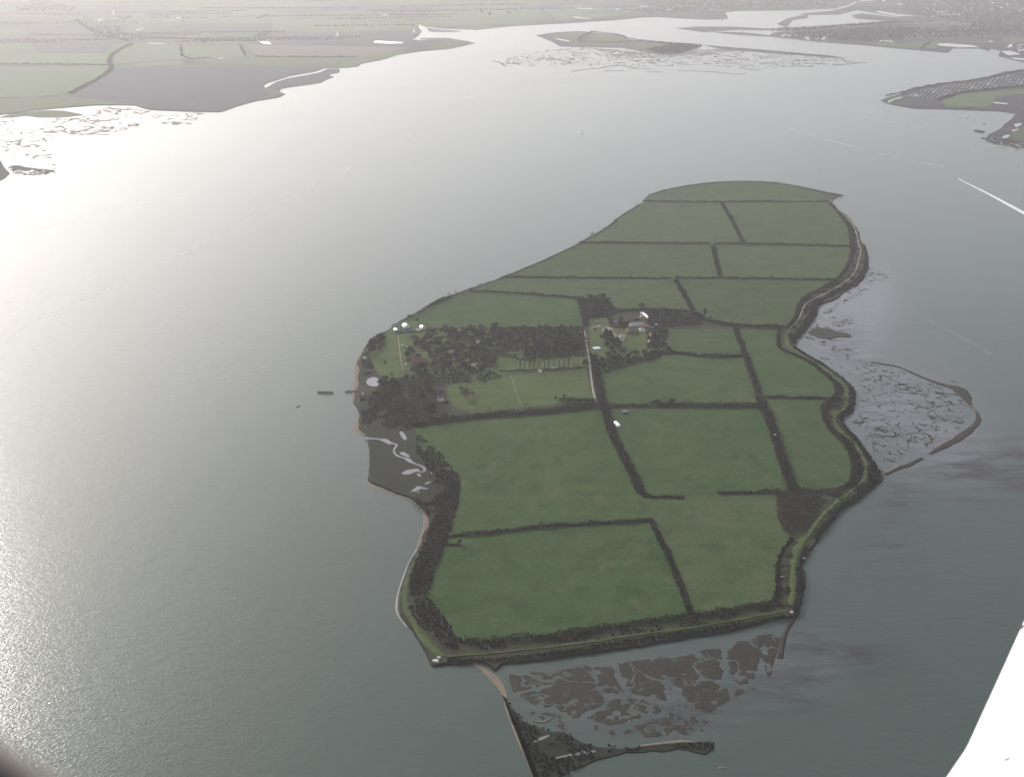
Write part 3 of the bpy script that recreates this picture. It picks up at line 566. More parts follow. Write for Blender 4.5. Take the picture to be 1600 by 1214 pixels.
ribbon("rubble_groyne", [(1240,968),(1228,985),(1222,1005),(1218,1028)], [5,4,5,7], 0.0, M['mud'], 3, 1.2, 8, 0.8)
# tracks and banks
ribbon("grass_bank", [(1298,314),(1316,337),(1330,350),(1339,366),(1342,385),(1347,396),(1340,424),(1325,440),(1300,455),(1270,470),(1256,482),(1250,500),(1232,517),(1228,535),(1236,548),(1262,561),(1290,580),(1312,598),(1324,612),(1322,628),(1322,640),(1305,648),(1302,664),(1322,683),(1342,703),(1354,732),(1350,752),(1325,774),(1300,794),(1280,815),(1262,842),(1245,860),(1238,885),(1240,920),(1236,950)], [2,2,2,3,3,3,3,3,3,3,3,3,4,5,5,5,6,6,6,7,7,8,7,7,7,7,6,8,8,7], ZI, M['bank'], 3.5, 3.0, 3, 1.0)
ribbon("grass_bank", [(1230,958),(1180,966),(1080,985),(1000,994),(900,1010),(800,1021),(740,1027),(698,1029)], 4, ZI, M['bank'], 4, 1.8, 4, 1.0)
ribbon("grass_bank", [(690,1030),(668,1008),(650,980),(634,955),(632,930),(640,900),(655,868)], [8,8,7,6,5,4,3], ZI, M['bank'], 5, 1.0, 5, 0.6)
ribbon("path", [(1297,316),(1310,330),(1325,343),(1333,353),(1338,368),(1342,385),(1345,395),(1341,410),(1337,425),(1328,437),(1315,447),(1300,456),(1280,466),(1262,474),(1256,480),(1252,492),(1247,503),(1239,512)], 1.5, ZI+1.05, M['path'], 5, 0.5, 3)
ribbon("path", [(913,519),(916,540),(920,560),(922,580),(926,610),(930,628),(936,635)], 2.4, ZI+0.3, M['path'], 5, 0.4, 3)
ribbon("path", [(916,513),(940,513),(955,514),(957,522),(965,530)], 3.5, ZI+0.31, M['gravel'], 5, 0.4, 3)
sheet("gravel_yard", [(962,527),(974,526),(976,536),(965,535)], ZI+0.32, M['gravel'])
ribbon("path", [(622,527),(624,545),(627,570),(630,580)], 1.6, ZI+0.2, M['gravel'], 5, 0.3, 3)
ribbon("path", [(798,588),(808,620),(814,634)], 0.8, ZI+0.25, M['gravel'], 5, 0.3, 3)
ribbon("wake", [(1497.5,280),(1520,291),(1550,306),(1600,333),(1700,387),(1760,420)], [3,9,13,17,22,22], 0.03, M['foam'], 6, 0.8, 3, kind='stuff')
for i, (pp, wd) in enumerate([([(0,379),(90,350),(190,322),(290,309)], 2.5), ([(0,545),(40,505),(100,478),(190,445),(280,400),(370,352),(450,310),(487,295),(492,285),(540,265),(575,255)], 2.2), ([(640,208),(643,218),(660,224)], 5), ([(690,165),(720,155),(760,145)], 5), ([(1220,196),(1270,213),(1330,228),(1400,247),(1480,262)], 3), ([(1440,495),(1490,520),(1560,560)], 0.8), ([(1330,180),(1400,192),(1440,200)], 3), ([(1600,870),(1596,900),(1602,930)], 0.5)]):
    C, W, A, B = ribbon_pts(pp, wd * 0.5, 9, wd * 0.35, i + 60)
    V = []; F = []
    for k in range(len(C) - 1):
        if float(fbm(np.array([k * 0.35]), np.array([i * 3.3]), 3, 9)[0]) < -0.15: continue
        b = len(V); V += [(A[k].x, A[k].y, .025), (B[k].x, B[k].y, .025), (B[k+1].x, B[k+1].y, .025), (A[k+1].x, A[k+1].y, .025)]; F.append((b, b+1, b+2, b+3))
    me = bpy.data.meshes.new("foam_line"); me.from_pydata(V, [], F); me.update(); tag(link("foam_line", me, M['scum']), kind='stuff')

# ------------------------------------------------------------------ foliage
def leaves(P, Rr, nq, size, flat=0.8, rng=RNG):
    """P (n,3) clump centres, Rr (n) radii -> small quads spread on and in each clump"""
    n = len(P); P = np.repeat(np.asarray(P), nq, 0); Rr = np.repeat(np.asarray(Rr), nq)
    d = rng.normal(size=(n*nq, 3)); d /= np.linalg.norm(d, axis=1)[:, None]; d[:, 2] = np.abs(d[:, 2]) * 1.1 - 0.25
    c = P + d * (Rr * (0.45 + 0.6 * rng.random(n*nq)))[:, None] * np.array([1, 1, flat])
    a = rng.normal(size=(n*nq, 3)); nrm = d + a * 0.6; nrm /= np.linalg.norm(nrm, axis=1)[:, None]
    u = np.cross(nrm, rng.normal(size=(n*nq, 3))); u /= np.linalg.norm(u, axis=1)[:, None]; v = np.cross(nrm, u)
    s = (size * (0.5 + rng.random(n*nq)))[:, None]; k = (0.5 + 0.5 * rng.random(n*nq))[:, None]
    V = np.stack([c - u*s - v*s*k, c + u*s - v*s*k*0.6, c + u*s*0.8 + v*s*k, c - u*s*0.7 + v*s*k*0.9], 1).reshape(-1, 3)
    return V, np.arange(len(V)).reshape(-1, 4)
def hedge(pp, wd, ht, mat, label, gap=None, name="hedgerow", group=None, z=ZI, nq=18, step=2.2, size=0.6, trees=0.04):
    if z == ZI:
        fw = 0.98 if name == 'scrub_belt' else (1.2 if not isinstance(wd, list) and wd < 7.5 else 0.95)
        wd = [v * fw for v in wd] if isinstance(wd, list) else wd * fw; ht = ht * 1.3
    C, W, A, B = ribbon_pts(pp, wd, step, 2.0 if z == ZI else 3, random.randint(1, 99)); org = C[0].copy()
    pts = []; rad = []
    for k, c in enumerate(C):
        g = float(fbm(np.array([k * 0.12]), np.array([len(pts) * 0.0 + org.x * .01]), 3, 4)[0])
        for j in range(max(1, int(round(W[k] / 2.6)))):
            t = (j + 0.5) / max(1, int(round(W[k] / 2.6))); q = A[k].lerp(B[k], t)
            h = ht * (0.65 + 0.6 * random.random() + 0.6 * g)
            if random.random() < trees: h *= 1.9
            if g < -0.40: h *= 0.6
            pts.append((q.x + random.uniform(-.8, .8) - org.x, q.y + random.uniform(-.8, .8) - org.y, h * 0.42)); rad.append(h * 0.62)
    V, F = leaves(pts, np.array(rad), nq, size, 1.0)
    V[:, 2] = np.maximum(V[:, 2], -0.05)
    o = link(name, npmesh(name, V, F), mat, None, (org.x, org.y, z)); return tag(o, label, "hedge" if name == "hedgerow" else "scrub", group)
HEDGES = [
 ([(1004,316),(1085,318),(1200,317),(1292,317.5)], 4, 2.6, "thin dark hedge crossing the far tip of the green island, nearest its rounded end"),
 ([(1128,320),(1143,346),(1160,380)], 6, 3, "short brown hedge with a bushy clump midway, between the two fields below the farthest hedge"),
 ([(905,382),(1000,382.5),(1107,383.5)], 5, 3.2, "dark hedge from the left shore to the gap above the little straight hedge"),
 ([(1117,383.5),(1220,384),(1329,387.5)], 5, 3.2, "dark hedge from the field gap to the right shore path, second from the far tip"),
 ([(1114,388),(1119,410),(1124,433)], 7, 3, "little straight brown hedge standing upright between two cross hedges in the island's far half"),
 ([(786,435.5),(900,437),(1046,438)], 4.5, 2.8, "long thin hedge from the left shore ending just before a gateway gap"),
 ([(1056,437),(1150,437.5),(1304,440)], 5, 3, "dark hedge from the gateway gap to the bend of the right shore path"),
 ([(1056,440),(1067,460),(1082,487)], 7, 3.2, "slanting brown hedge dropping from the gateway gap toward the farm wood"),
 ([(733,457.5),(790,460),(850,464),(905,469)], 5, 3.4, "gently slanting hedge from the left shore down to the copse above the lane"),
 ([(905,469),(911,490),(916,513)], 9, 4, "short thick brown hedge linking the copse to the top of the pale lane"),
 ([(960,489),(1010,487),(1085,491),(1105,506),(1160,513),(1225,515)], 7, 4, "thick hedge behind the farm buildings running right to the shore"),
 ([(1048,553),(1100,560),(1162,560)], 6, 3.4, "dark hedge along the near side of the small rectangular field by the farm wood"),
 ([(1149,517),(1165,560),(1185,618)], 8, 3.5, "long brown hedge slanting down the island's right side beside the small rectangular field"),
 ([(1186,624),(1205,665),(1215,700),(1228,740),(1240,768)], 12, 3.4, "wide brown thicket hedge slanting down to the square wood by the right shore"),
 ([(1197,623.5),(1312,627)], 3.6, 2.6, "thin straight dark hedge ending at the right shore bank, alone between two right-hand fields"),
 ([(950,637),(985,637.5),(1014,638)], 4.5, 3.4, "short dark hedge just right of the lane's lower end"),
 ([(1018,636),(1060,637),(1120,637.5),(1187,638)], 6, 4.4, "bushy dark hedge crossing mid-island from the lane to the slanting brown hedge"),
 ([(927,560),(934,600),(942,635),(956,680)], 10, 4, "broad brown hedge along the right side of the pale lane"),
 ([(956,682),(972,715),(988,745),(1002,775)], 10, 3.6, "broad brown hedge slanting down between the two largest middle fields"),
 ([(1004,779),(1035,780),(1066,781)], 4, 2.6, "short stub of hedge pointing right from the foot of the broad slanting hedge"),
 ([(1123,775),(1160,774),(1220,772)], 5, 3.0, "short dark hedge touching the left side of the square wood"),
 ([(650,668),(720,657),(790,651),(870,646),(935,637)], 11, 4.6, "long thick dark hedge along the top of the biggest left field"),
 ([(693,842),(770,836),(850,826),(930,822),(1017,817)], 5, 3, "straight dark hedge across the lower left of the island between its two biggest fields"),
 ([(1017,818),(1040,863),(1060,912),(1079,962)], 5, 2.8, "thin brown hedge slanting down to the near shore between the two lowest fields"),
 ([(690,854),(706,855),(718,855)], 4, 2.4, "tiny hedge stub with a round bush below the left end of the straight dark hedge"),
 ([(875,630),(905,631),(928,632)], 6, 5.0, "short row of tall dark evergreens clipped together left of the lane's end"),
 ([(782,583),(850,581),(915,577)], 3, 2.0, "low hedge at the foot of the row of tall bare poplars"),
 ([(1217,516),(1215,545),(1232,554),(1262,567),(1290,588),(1306,602)], 4.5, 2.4, "low dark hedge following the inside of the curved bank on the right shore, upper bend"),
 ([(1237,845),(1221,865),(1213,890),(1215,922),(1210,942)], 3.5, 2.0, "thin dark hedge curving beside the bright green bank at the near right corner"),
]
for pp, wd, ht, lab in HEDGES: hedge(pp, wd, ht, M['hedge'] if 'brown' not in lab else M['scrub'], lab)
SCRUB = [
 ([(728,1006),(770,1006),(800,1003),(830,1000),(860,1001),(900,992),(960,983),(1010,975),(1080,967),(1150,957),(1214,944)], [12,8,9,12,12,7,8,7,9,9,8], 3.0, "ragged dark scrub hedge just inside the green bank along the near shore"),
 ([(1306,600),(1310,622),(1288,637),(1287,658),(1300,676),(1318,692),(1335,716),(1340,745),(1325,765)], [8,7,12,8,9,11,12,14,10], 2.8, "winding dark scrub belt inside the right-hand shore bank below the thin straight hedge"),
 ([(1296,318),(1308,333),(1325,352),(1331,370),(1333,395),(1325,420),(1308,440),(1280,456),(1258,466),(1248,482),(1244,500),(1230,514)], [4,5,9,11,13,10,8,7,7,8,8,7], 2.6, "brown scrub belt between the far right fields and the white shore path"),
 ([(1350,385),(1354,402),(1354,420),(1340,442),(1315,455),(1275,476),(1270,495),(1250,520),(1240,535)], [4,7,9,9,9,8,12,12,7], 1.6, "dark marsh scrub on the water side of the white shore path"),
 ([(1240,545),(1262,559),(1290,575),(1318,596),(1334,612),(1332,640),(1312,653),(1318,670),(1340,692),(1360,722),(1372,745),(1345,775),(1310,797),(1290,825),(1272,845)], [5,5,5,5,7,7,7,7,7,8,10,9,8,9,9], 1.5, "dark low scrub fringe at the water's edge along the right shore"),
 ([(1262,858),(1250,882),(1252,912),(1249,940),(1243,962)], [8,6,9,8,7], 1.5, "dark scrub fringe at the water below the bright bank near the right corner"),
 ([(1235,965),(1150,980),(1080,992),(1000,1003),(900,1020),(830,1030),(760,1035),(700,1035)], [4,7,7,8,8,7,5,4], 1.3, "dark weedy foot of the near shore bank above the marsh"),
 ([(1225,289.5),(1258,296),(1288,302.5),(1300,305),(1316,307)], [2,4,6,6,3], 2.2, "low dark scrub running out along the pointed far right tip of the island"),
 ([(1013,307),(1046,297),(1099,289),(1137,286),(1199,286),(1222,289)], [2.5,2,2,3,2,2], 2.0, "thin dark rim of bushes round the far end of the island"),
 ([(1000,322),(974,337),(962,346),(949,358),(924,372),(899,386),(871,400),(840,414),(800,430),(770,442)], [2.5,2.5,3,2,2.5,2.5,2,2.5,2,2.5], 1.8, "thin dark fringe of bushes along the upper left shore of the island"),
 ([(765,443),(745,451),(728,457),(702,466),(674,478),(655,491),(640,497),(612,514)], [2,3,3,5,6,4,3,2], 2.4, "dark bushy edge of the left shore above the white houses"),
 ([(575,545),(590,530),(600,524)], [5,9,5], 3.5, "rounded dark scrub at the left shore above the beach"),
 ([(672,480),(690,472),(705,468)], [5,12,6], 3.5, "dark thicket on the left shore edge of the long field above the white houses"),
]
for pp, wd, ht, lab in SCRUB: hedge(pp, wd, ht, M['scrub'] if 'brown' in lab else M['hedge'], lab, name="scrub_belt", nq=12, step=2.4, size=0.6, trees=0.01)
def fill_pts(poly, spacing, rng=RNG, jitter=0.45):
    wp = [(G(a, b).x, G(a, b).y) for a, b in poly]; xs = [p[0] for p in wp]; ys = [p[1] for p in wp]
    X, Y = np.meshgrid(np.arange(min(xs), max(xs), spacing), np.arange(min(ys), max(ys), spacing * 0.9)); X[1::2] += spacing / 2
    X = X + rng.uniform(-jitter, jitter, X.shape) * spacing; Y = Y + rng.uniform(-jitter, jitter, Y.shape) * spacing
    k = inside(X, Y, wp); return X[k], Y[k]
def thicket(poly, ht, mat, spacing=3.4, nq=14, size=0.6, name="thicket", thr=-0.62, z=ZI):
    X, Y = fill_pts(poly, spacing)
    if len(X) == 0: return
    k = fbm(X / 14, Y / 14, 3, 3); h = ht * (0.8 + 0.6 * k + 0.3 * RNG.random(len(X))); keep = k > thr; X, Y, h = X[keep], Y[keep], h[keep]
    ox, oy = X[0], Y[0]
    V, F = leaves(np.stack([X - ox, Y - oy, h * 0.4], 1), h * 0.65, nq, size, 1.0)
    o = link(name, npmesh(name, V, F), mat, None, (ox, oy, z)); tag(o, kind='stuff')
thicket([(700,742),(714,740),(719,750),(716,790),(703,835),(690,870),(676,905),(670,935),(640,935),(640,910),(655,870),(672,830),(690,790)], 2.6, M['scrub'], 3.2)
thicket([(645,940),(670,936),(690,960),(712,995),(730,1006),(700,1018),(675,990)], 1.9, M['scrub'], 3.2)
thicket([(1212,775),(1240,766),(1290,768),(1320,762),(1335,757),(1310,775),(1285,790),(1270,815),(1262,830),(1240,840),(1222,832),(1214,810)], 3.2, M['brush'], 3.3, thr=-0.4)
thicket([(600,600),(640,588),(690,600),(700,640),(700,656),(655,667),(610,650),(575,622)], 2.6, M['brush'], 4.4, thr=-0.35)
thicket([(665,516),(780,514),(912,514),(914,560),(825,568),(780,560),(770,580),(720,590),(690,585),(690,545)], 2.6, M['scrub'], 4.0, thr=-0.3)
thicket([(1292,316),(1325,345),(1334,385),(1338,410),(1312,440),(1262,466),(1248,500),(1226,516),(1238,545),(1300,596),(1306,620),(1290,640),(1290,660),(1330,705),(1340,745),(1325,768),(1345,770),(1372,745),(1355,712),(1322,680),(1308,660),(1326,645),(1332,612),(1300,585),(1250,550),(1240,530),(1268,490),(1280,474),(1320,452),(1350,425),(1350,395),(1340,365),(1320,338)], 1.2, M['scrub'], 3.0, nq=10, thr=-0.02)
thicket([(700,1012),(860,1004),(1080,972),(1208,948),(1214,920),(1225,860),(1245,850),(1238,890),(1236,950),(1080,983),(900,1006),(705,1024)], 1.1, M['scrub'], 3.0, nq=10, thr=0.0)
thicket([(640,900),(655,865),(668,840),(675,812),(690,806),(672,870),(652,930),(668,975),(696,1018),(690,1024),(660,995),(636,950)], 1.2, M['scrub'], 3.0, nq=10, thr=-0.05)
thicket([(562,622),(600,614),(625,640),(655,672),(630,676),(590,668),(566,664)], 1.6, M['scrub'], 3.6, thr=-0.15)
thicket([(652,680),(690,712),(712,742),(700,760),(680,765),(668,735),(650,708)], 1.7, M['scrub'], 3.2, thr=-0.2)
thicket([(640,778),(668,790),(690,770),(700,780),(680,806),(666,808)], 1.6, M['scrub'], 3.2, thr=-0.2)
thicket([(566,552),(575,558),(588,582),(578,588),(568,590),(566,570)], 1.4, M['scrub'], 3.2, thr=-0.2)
thicket([(634,530),(660,526),(700,526),(700,548),(672,556),(640,552)], 2.0, M['brush'], 4.2, thr=0.0)
thicket([(640,574),(700,585),(770,580),(785,592),(760,600),(700,602),(650,596)], 2.4, M['scrub'], 4.0, thr=-0.3)
thicket([(1312,766),(1345,745),(1362,722),(1380,742),(1345,775),(1300,805),(1290,800)], 1.6, M['hedge'], 4.5, thr=-0.2)
thicket([(792,1092),(803,1112),(836,1136),(866,1144),(882,1143),(914,1162),(985,1169),(1080,1161),(1115,1162),(1115,1172),(1060,1170),(980,1176),(930,1188),(862,1222),(842,1210),(826,1172),(810,1142)], 1.2, M['hedge'], 3.2, thr=-0.1, name='marsh_scrub', z=0.9)
thicket([(905,470),(945,466),(958,485),(950,497),(915,502)], 3.4, M['scrub'], 3.6)
thicket([(1012,510),(1045,520),(1040,540),(1055,556),(1000,570),(945,586),(930,570),(960,556),(1010,548)], 2.8, M['scrub'], 4.0, thr=-0.3)
thicket([(1010,490),(1085,493),(1100,510),(1040,515),(1012,508)], 2.8, M['scrub'], 4.0)
thicket([(1085,77),(1060,84),(1030,84),(1010,79),(1050,70),(1098,72)], 6.0, M['hedge'], 14, 14, 2.2)
thicket([(1210,57),(1260,51),(1320,46),(1400,42),(1440,46),(1420,60),(1370,66),(1280,63)], 6.0, M['scrub'], 28, 8, 4.0, name="far_wood")
thicket([(1200,47),(1280,43),(1330,39),(1400,35),(1400,37),(1330,42),(1250,49)], 7.0, M['hedge'], 22, 10, 4.0, name="far_wood")
# far hedgerows on the mainland
for pp, wd, lab in [
 ([(206,70),(178,84),(170,96),(176,108),(160,122),(110,148)], 30, "winding dark line of trees between pale fields on the hazy left mainland"),
 ([(-60,102),(80,102),(168,103)], 14, "straight faint hedge across the pale fields at the far left mainland"),
 ([(283,73),(285,94),(330,92)], 14, "faint L-shaped hedge between two pale green fields of the left mainland"),
 ([(375,72),(383,88)], 14, "short faint hedge at the right end of the paired pale green fields"),
 ([(400,90),(480,91),(560,90)], 12, "faint straight hedge above the brown field on the mainland shore"),
 ([(120,32),(130,42),(155,54),(200,66)], 26, "slanting dark tree line near the top left of the mainland"),
 ([(205,58),(280,62),(400,66)], 16, "long faint hedge below the white barns on the mainland"),
 ([(903,64),(912,57),(925,51)], 18, "dark hedge crossing the small far island's green field"),
 ([(905,67),(975,68),(990,64),(1040,69)], 10, "thin hedge along the middle of the small far island"),
 ([(925,51),(970,56),(985,63),(1045,68.5),(1095,71.5)], 12, "row of shore trees along the back edge of the small far island"),
 ([(1465,158),(1500,147),(1540,143),(1570,139),(1640,134)], 18, "dark hedge along the near edge of the caravan park"),
 ([(1385,152),(1440,138),(1480,131),(1530,126),(1600,111)], 8, "thin hedge on the estuary side of the caravan park"),
 ([(1455,66),(1445,72),(1440,77)], 12, "short faint hedge by the reservoir on the right mainland"),
]: hedge(pp, wd * 0.6, 5, M['hedge'], lab, z=2.0, nq=10, step=9, size=1.7, trees=0.25)

V_, F_, nb = [], [], 0
for k in range(150):
    px = random.uniform(-60, 1000) if k < 90 else random.uniform(1000, 1660); py = random.uniform(-15, 70) if px < 560 else random.uniform(-15, 26)
    if px > 1250: py = random.uniform(-12, 60)
    a = G(px, py); vt = random.random() < 0.25; t = R(6) + (R(90) if vt else 0) + random.uniform(-.12, .12); L = random.uniform(200, 500) if vt else random.uniform(300, 1100)
    nn = int(L / 16); P_ = np.stack([a.x + np.cos(t) * np.arange(nn) * 16, a.y + np.sin(t) * np.arange(nn) * 16, np.full(nn, 3.0)], 1)
    wpn = [(p.x, p.y) for p in P]
    P_ = P_[inside(P_[:, 0], P_[:, 1], PL)]
    if len(P_) < 3: continue
    P_ = P_ + RNG.normal(size=P_.shape) * np.array([3, 3, 0.5]); v, f = leaves(P_, 5 + 4 * RNG.random(len(P_)), 9, 3.2, 0.8); V_.append(v); F_.append(f + nb); nb += len(v)
tag(link('far_hedgerow_mass', npmesh('far_hedgerow_mass', np.concatenate(V_), np.concatenate(F_)), M['hedge'], None, (0, 0, 2)), kind='stuff')
for pp in [[(960,-8),(1330,-8),(1290,10),(1150,13),(1050,20)], [(1400,-8),(1650,-8),(1650,58),(1560,56),(1480,30),(1420,24)], [(1250,60),(1300,52),(1400,46),(1540,42),(1560,56),(1440,62),(1330,68)], [(20,12),(60,6),(120,10),(110,18),(30,20)], [(140,44),(190,42),(196,60),(150,62)]]:
    thicket(pp, 7, M['hedge'], 34, 8, 4.2, name='far_wood', thr=0.05, z=2)

# individual trees: five prototypes, copied
def tree_proto(name, kind, seed, H, crown_r, mat, lobes=11, nq=34, size=0.5, narrow=1.0):
    rnd = random.Random(seed); rng = np.random.default_rng(seed)
    root = empty(name); tr = MB(); tr.tube((0,0,0), (0,0,H*0.55), H*0.03, H*0.015, 6)
    P = []; Rr = []
    for k in range(lobes):
        a = k * 2.4 + rnd.random(); t = (k + 0.5) / lobes; z = H * (0.38 + 0.55 * t); prof = math.sin(math.pi * (0.25 + 0.72 * t)) ** 0.8
        if kind == 'conifer': prof = 1.05 - t
        if kind == 'poplar': prof = 0.6; z = H * (0.2 + 0.75 * t)
        r = crown_r * prof * (0.35 + 0.5 * rnd.random()); x, y = r * math.cos(a), r * math.sin(a)
        tr.tube((0, 0, H * (0.25 + 0.25 * t)), (x * 0.9, y * 0.9, z * 0.97), H * 0.012, H * 0.004, 4)
        P.append((x, y, z)); Rr.append(crown_r * (0.34 + 0.22 * rnd.random()) * (0.6 if kind == 'poplar' else 1))
    tr.build('trunk', M['bark'], root)
    V, F = leaves(P, np.array(Rr), nq, size, 0.9 if kind != 'poplar' else 1.6, rng)
    link('crown', npmesh('crown', V, F), mat, root); return root
PROTO = {
 'bare': tree_proto('bare_tree', 'broad', 1, 9.5, 4.6, M['bare'], 11, 30, 0.42),
 'bare2': tree_proto('bare_tree', 'broad', 2, 8.0, 5.0, M['scrub'], 10, 34, 0.45),
 'dark': tree_proto('evergreen_tree', 'broad', 3, 9.5, 4.6, M['dark'], 12, 44, 0.5),
 'conifer': tree_proto('conifer_tree', 'conifer', 4, 13, 3.6, M['dark'], 12, 40, 0.5),
 'olive': tree_proto('olive_green_tree', 'broad', 5, 8.5, 4.6, M['olive'], 11, 36, 0.45),
 'pale': tree_proto('pale_tree', 'broad', 6, 6.5, 4.4, M['pale'], 10, 36, 0.45),
 'poplar': tree_proto('poplar_tree', 'poplar', 7, 16, 2.2, M['bare'], 14, 22, 0.42),
}
used = set()
def plant(kind, x, y, label, group=None, s=1.0, z=ZI, cat="tree"):
    p = PROTO[kind]
    if kind in used:
        o = p.copy(); COL.objects.link(o)
        for ch in p.children:
            c = ch.copy(); COL.objects.link(c); c.parent = o
    else: o = p; used.add(kind)
    o.location = (x, y, z - 0.05); o.rotation_euler = (0, 0, random.uniform(0, 6.28)); k = s * random.uniform(0.8, 1.2); o.scale = (k, k, k * random.uniform(0.85, 1.15))
    for q in ('label', 'category', 'group'):
        if q in o: del o[q]
    tag(o, label, cat, group); return o
def wood(poly, spacing, kinds, where, group, s=1.0):
    X, Y = fill_pts(poly, spacing)
    for x, y in zip(X, Y):
        k = random.choice(kinds); adj = {'bare': 'bare greyish tree', 'bare2': 'bare brown tree', 'dark': 'dark evergreen tree', 'olive': 'olive green tree', 'pale': 'pale straw coloured tree', 'conifer': 'dark pointed conifer'}[k]
        plant(k, x, y, adj + ' ' + where, adj + 's ' + where, s)
wood([(800,516),(912,514),(913,556),(825,562),(812,540)], 13, ['dark', 'bare', 'olive', 'bare2', 'dark'], 'in the dense wood left of the pale lane', 'w1')
wood([(690,516),(800,516),(815,545),(770,556),(770,580),(735,588),(705,580),(700,545)], 17, ['bare', 'bare2', 'bare', 'olive', 'dark'], 'in the mixed wood right of the lone red-roofed house', 'w2')
wood([(600,598),(640,588),(690,602),(700,640),(690,655),(650,664),(612,645),(585,622)], 17, ['bare', 'bare2', 'bare', 'bare', 'olive', 'dark'], 'in the scrubby wood above the tidal creek', 'w3')
wood([(905,472),(945,466),(960,482),(950,495),(915,502)], 14, ['bare2', 'bare', 'bare2', 'dark'], 'in the copse above the farm', 'w4')
wood([(1015,512),(1042,522),(1038,540),(1052,555),(1000,568),(945,584),(932,570),(960,556),(1012,550)], 16, ['bare', 'bare2', 'dark', 'bare2'], 'in the wood below the farm lawn', 'w5')
wood([(1015,491),(1085,493),(1098,508),(1040,514),(1015,507)], 17, ['bare', 'bare2'], 'in the wood right of the farm buildings', 'w6')
wood([(570,548),(590,528),(600,532),(598,548),(578,556)], 11, ['dark', 'bare2'], 'on the left shore above the beach', 'w7')
wood([(938,528),(957,524),(972,545),(955,552),(942,545)], 10, ['dark'], 'in the dark clump beside the gravel yard', 'w8')
wood([(950,500),(975,505),(985,515),(955,516)], 11, ['dark', 'bare2'], 'behind the manor yard', 'w9')
wood([(634,534),(690,526),(700,545),(704,582),(690,592),(642,590),(632,560),(640,556),(668,560),(668,548),(640,548)], 14, ['bare', 'bare2', 'olive', 'dark', 'bare', 'pale'], 'in the garden round the red-roofed house', 'w10')
for k in range(13):
    x = 812 + k * 7.6 + random.uniform(-1, 1); p = G(x, 580 - k * 0.15)
    plant('poplar', p.x, p.y, ["first", "second", "third", "fourth", "fifth", "sixth", "seventh", "eighth", "ninth", "tenth", "eleventh", "twelfth", "thirteenth"][k] + " tall slender bare poplar from the left in the row above the paddock", "poplars in a row above the paddock", 0.95)
for k, (x, y, kind, lab, s) in enumerate([
 (1087,500,'conifer',"dark pine standing behind the hedge right of the farm, leftmost of three",0.9), (1101,498,'conifer',"tallest dark pine right of the farm, middle of three",1.1), (1109,503,'conifer',"dark pine right of the farm, rightmost of three",0.9),
 (615,607,'dark',"big round evergreen on the grass track right of the round pond",1.3), (623,612,'dark',"second evergreen joined to the big round one by the pond",1.1), (602,572,'bare2',"small lone reddish bush tree on the lawn above the round pond",0.6),
 (612,590,'olive',"small green bush on the lawn right of the round pond",0.6), (575,560,'dark',"dark bush beside the white hut on the beach top",0.7), (868,629,'conifer',"dark conifer at the left end of the clipped evergreen row",0.7), (881,627,'conifer',"lone conifer just right of the first in the clipped row",0.8),
 (903,627,'poplar',"thin spindly dark tree above the clipped evergreen row",0.5), (728,625,'bare',"large spreading bare tree in the paddock left of the faint field line",1.5), (738,622,'bare',"bare tree just right of the large spreading one in the paddock",1.0), (720,612,'olive',"small green tree above the large spreading bare tree in the paddock",0.7),
 (790,524,'pale',"pale creamy tree at the top of the wood, left of a pair",1.0), (799,523,'pale',"pale creamy tree at the top of the wood, middle of the pale clump",1.0), (805,527,'pale',"small yellowish tree right of the pale creamy clump",0.8),
 (728,556,'pale',"tall straw coloured tree in the middle of the mixed wood",1.2), (722,540,'pale',"pale dry tree above the tall straw coloured one in the wood",1.0), (718,545,'olive',"olive tree left of the pale dry trees in the mixed wood",0.9),
 (771,575,'pale',"pale thin tree beside the clearing in the mixed wood",0.9), (674,487,'pale',"grey-white bare bush in the thicket on the left shore",0.8), (1141,344,'bare2',"bushy clump midway along the short far hedge",1.2), (1146,346,'bare',"bare tree leaning beside the bushy clump of the short far hedge",1.0),
 (718,854,'dark',"round dark bush at the end of the tiny hedge stub",0.7), (671,706,'dark',"single small bush standing in the corner of the biggest left field",0.6), (658,546,'bare',"bare tree beside the small grey shed on the upper lawn",1.0), (642,555,'dark',"dark tree left of the red-roofed house",1.1), (637,562,'dark',"lower dark tree hiding the left of the red-roofed house",1.0),
 (690,520,'bare2',"brown tree at the left end of the long wood behind the white houses",1.0), (776,511,'dark',"dark tree rising from the back edge of the long wood",0.9), (652,505,'bare',"small bare tree behind the white houses",0.7), (638,497,'dark',"small dark tree on the shore edge above the white houses",0.6),
 (702,463.5,'dark',"small dark tree alone on the left shore line",0.5), (712,460,'bare',"tiny tree on the left shore line just right of another",0.5), (880,396,'dark',"small bush on the left shore near the long thin hedge",0.4), (925,370,'bare2',"low bush tree at the left shore beside the second far hedge",0.8), (944,359,'dark',"tiny round tree beyond the left shore by the second far hedge",0.5),
 (963,350,'bare2',"dark brown bush in the inner corner of the left shore notch",0.8), (995,324,'dark',"dark shrub in the shore notch under the farthest hedge",0.6), (1062,317,'bare2',"bushy lump in the farthest hedge",0.9), (1215,287,'bare',"tiny bare tree on the far rim of the island",0.6), (915,575,'dark',"dark tree at the left of the pale lane beside the paddock corner",1.0),
 (958,492,'pale',"buff coloured tree at the edge of the copse above the farm",1.0), (1002,486,'bare',"taller bare tree sticking up from the hedge behind the farm",1.2), (940,568,'dark',"dark pointed tree right of the lane near the wood below the farm",0.9), (1050,634,'dark',"bushy dark tree in the middle of the mid-island hedge",0.9), (1026,635,'dark',"dark tree at the left end of the bushy mid-island hedge",0.8)]):
    p = G(x, y); plant(kind, p.x, p.y, lab, None, s)

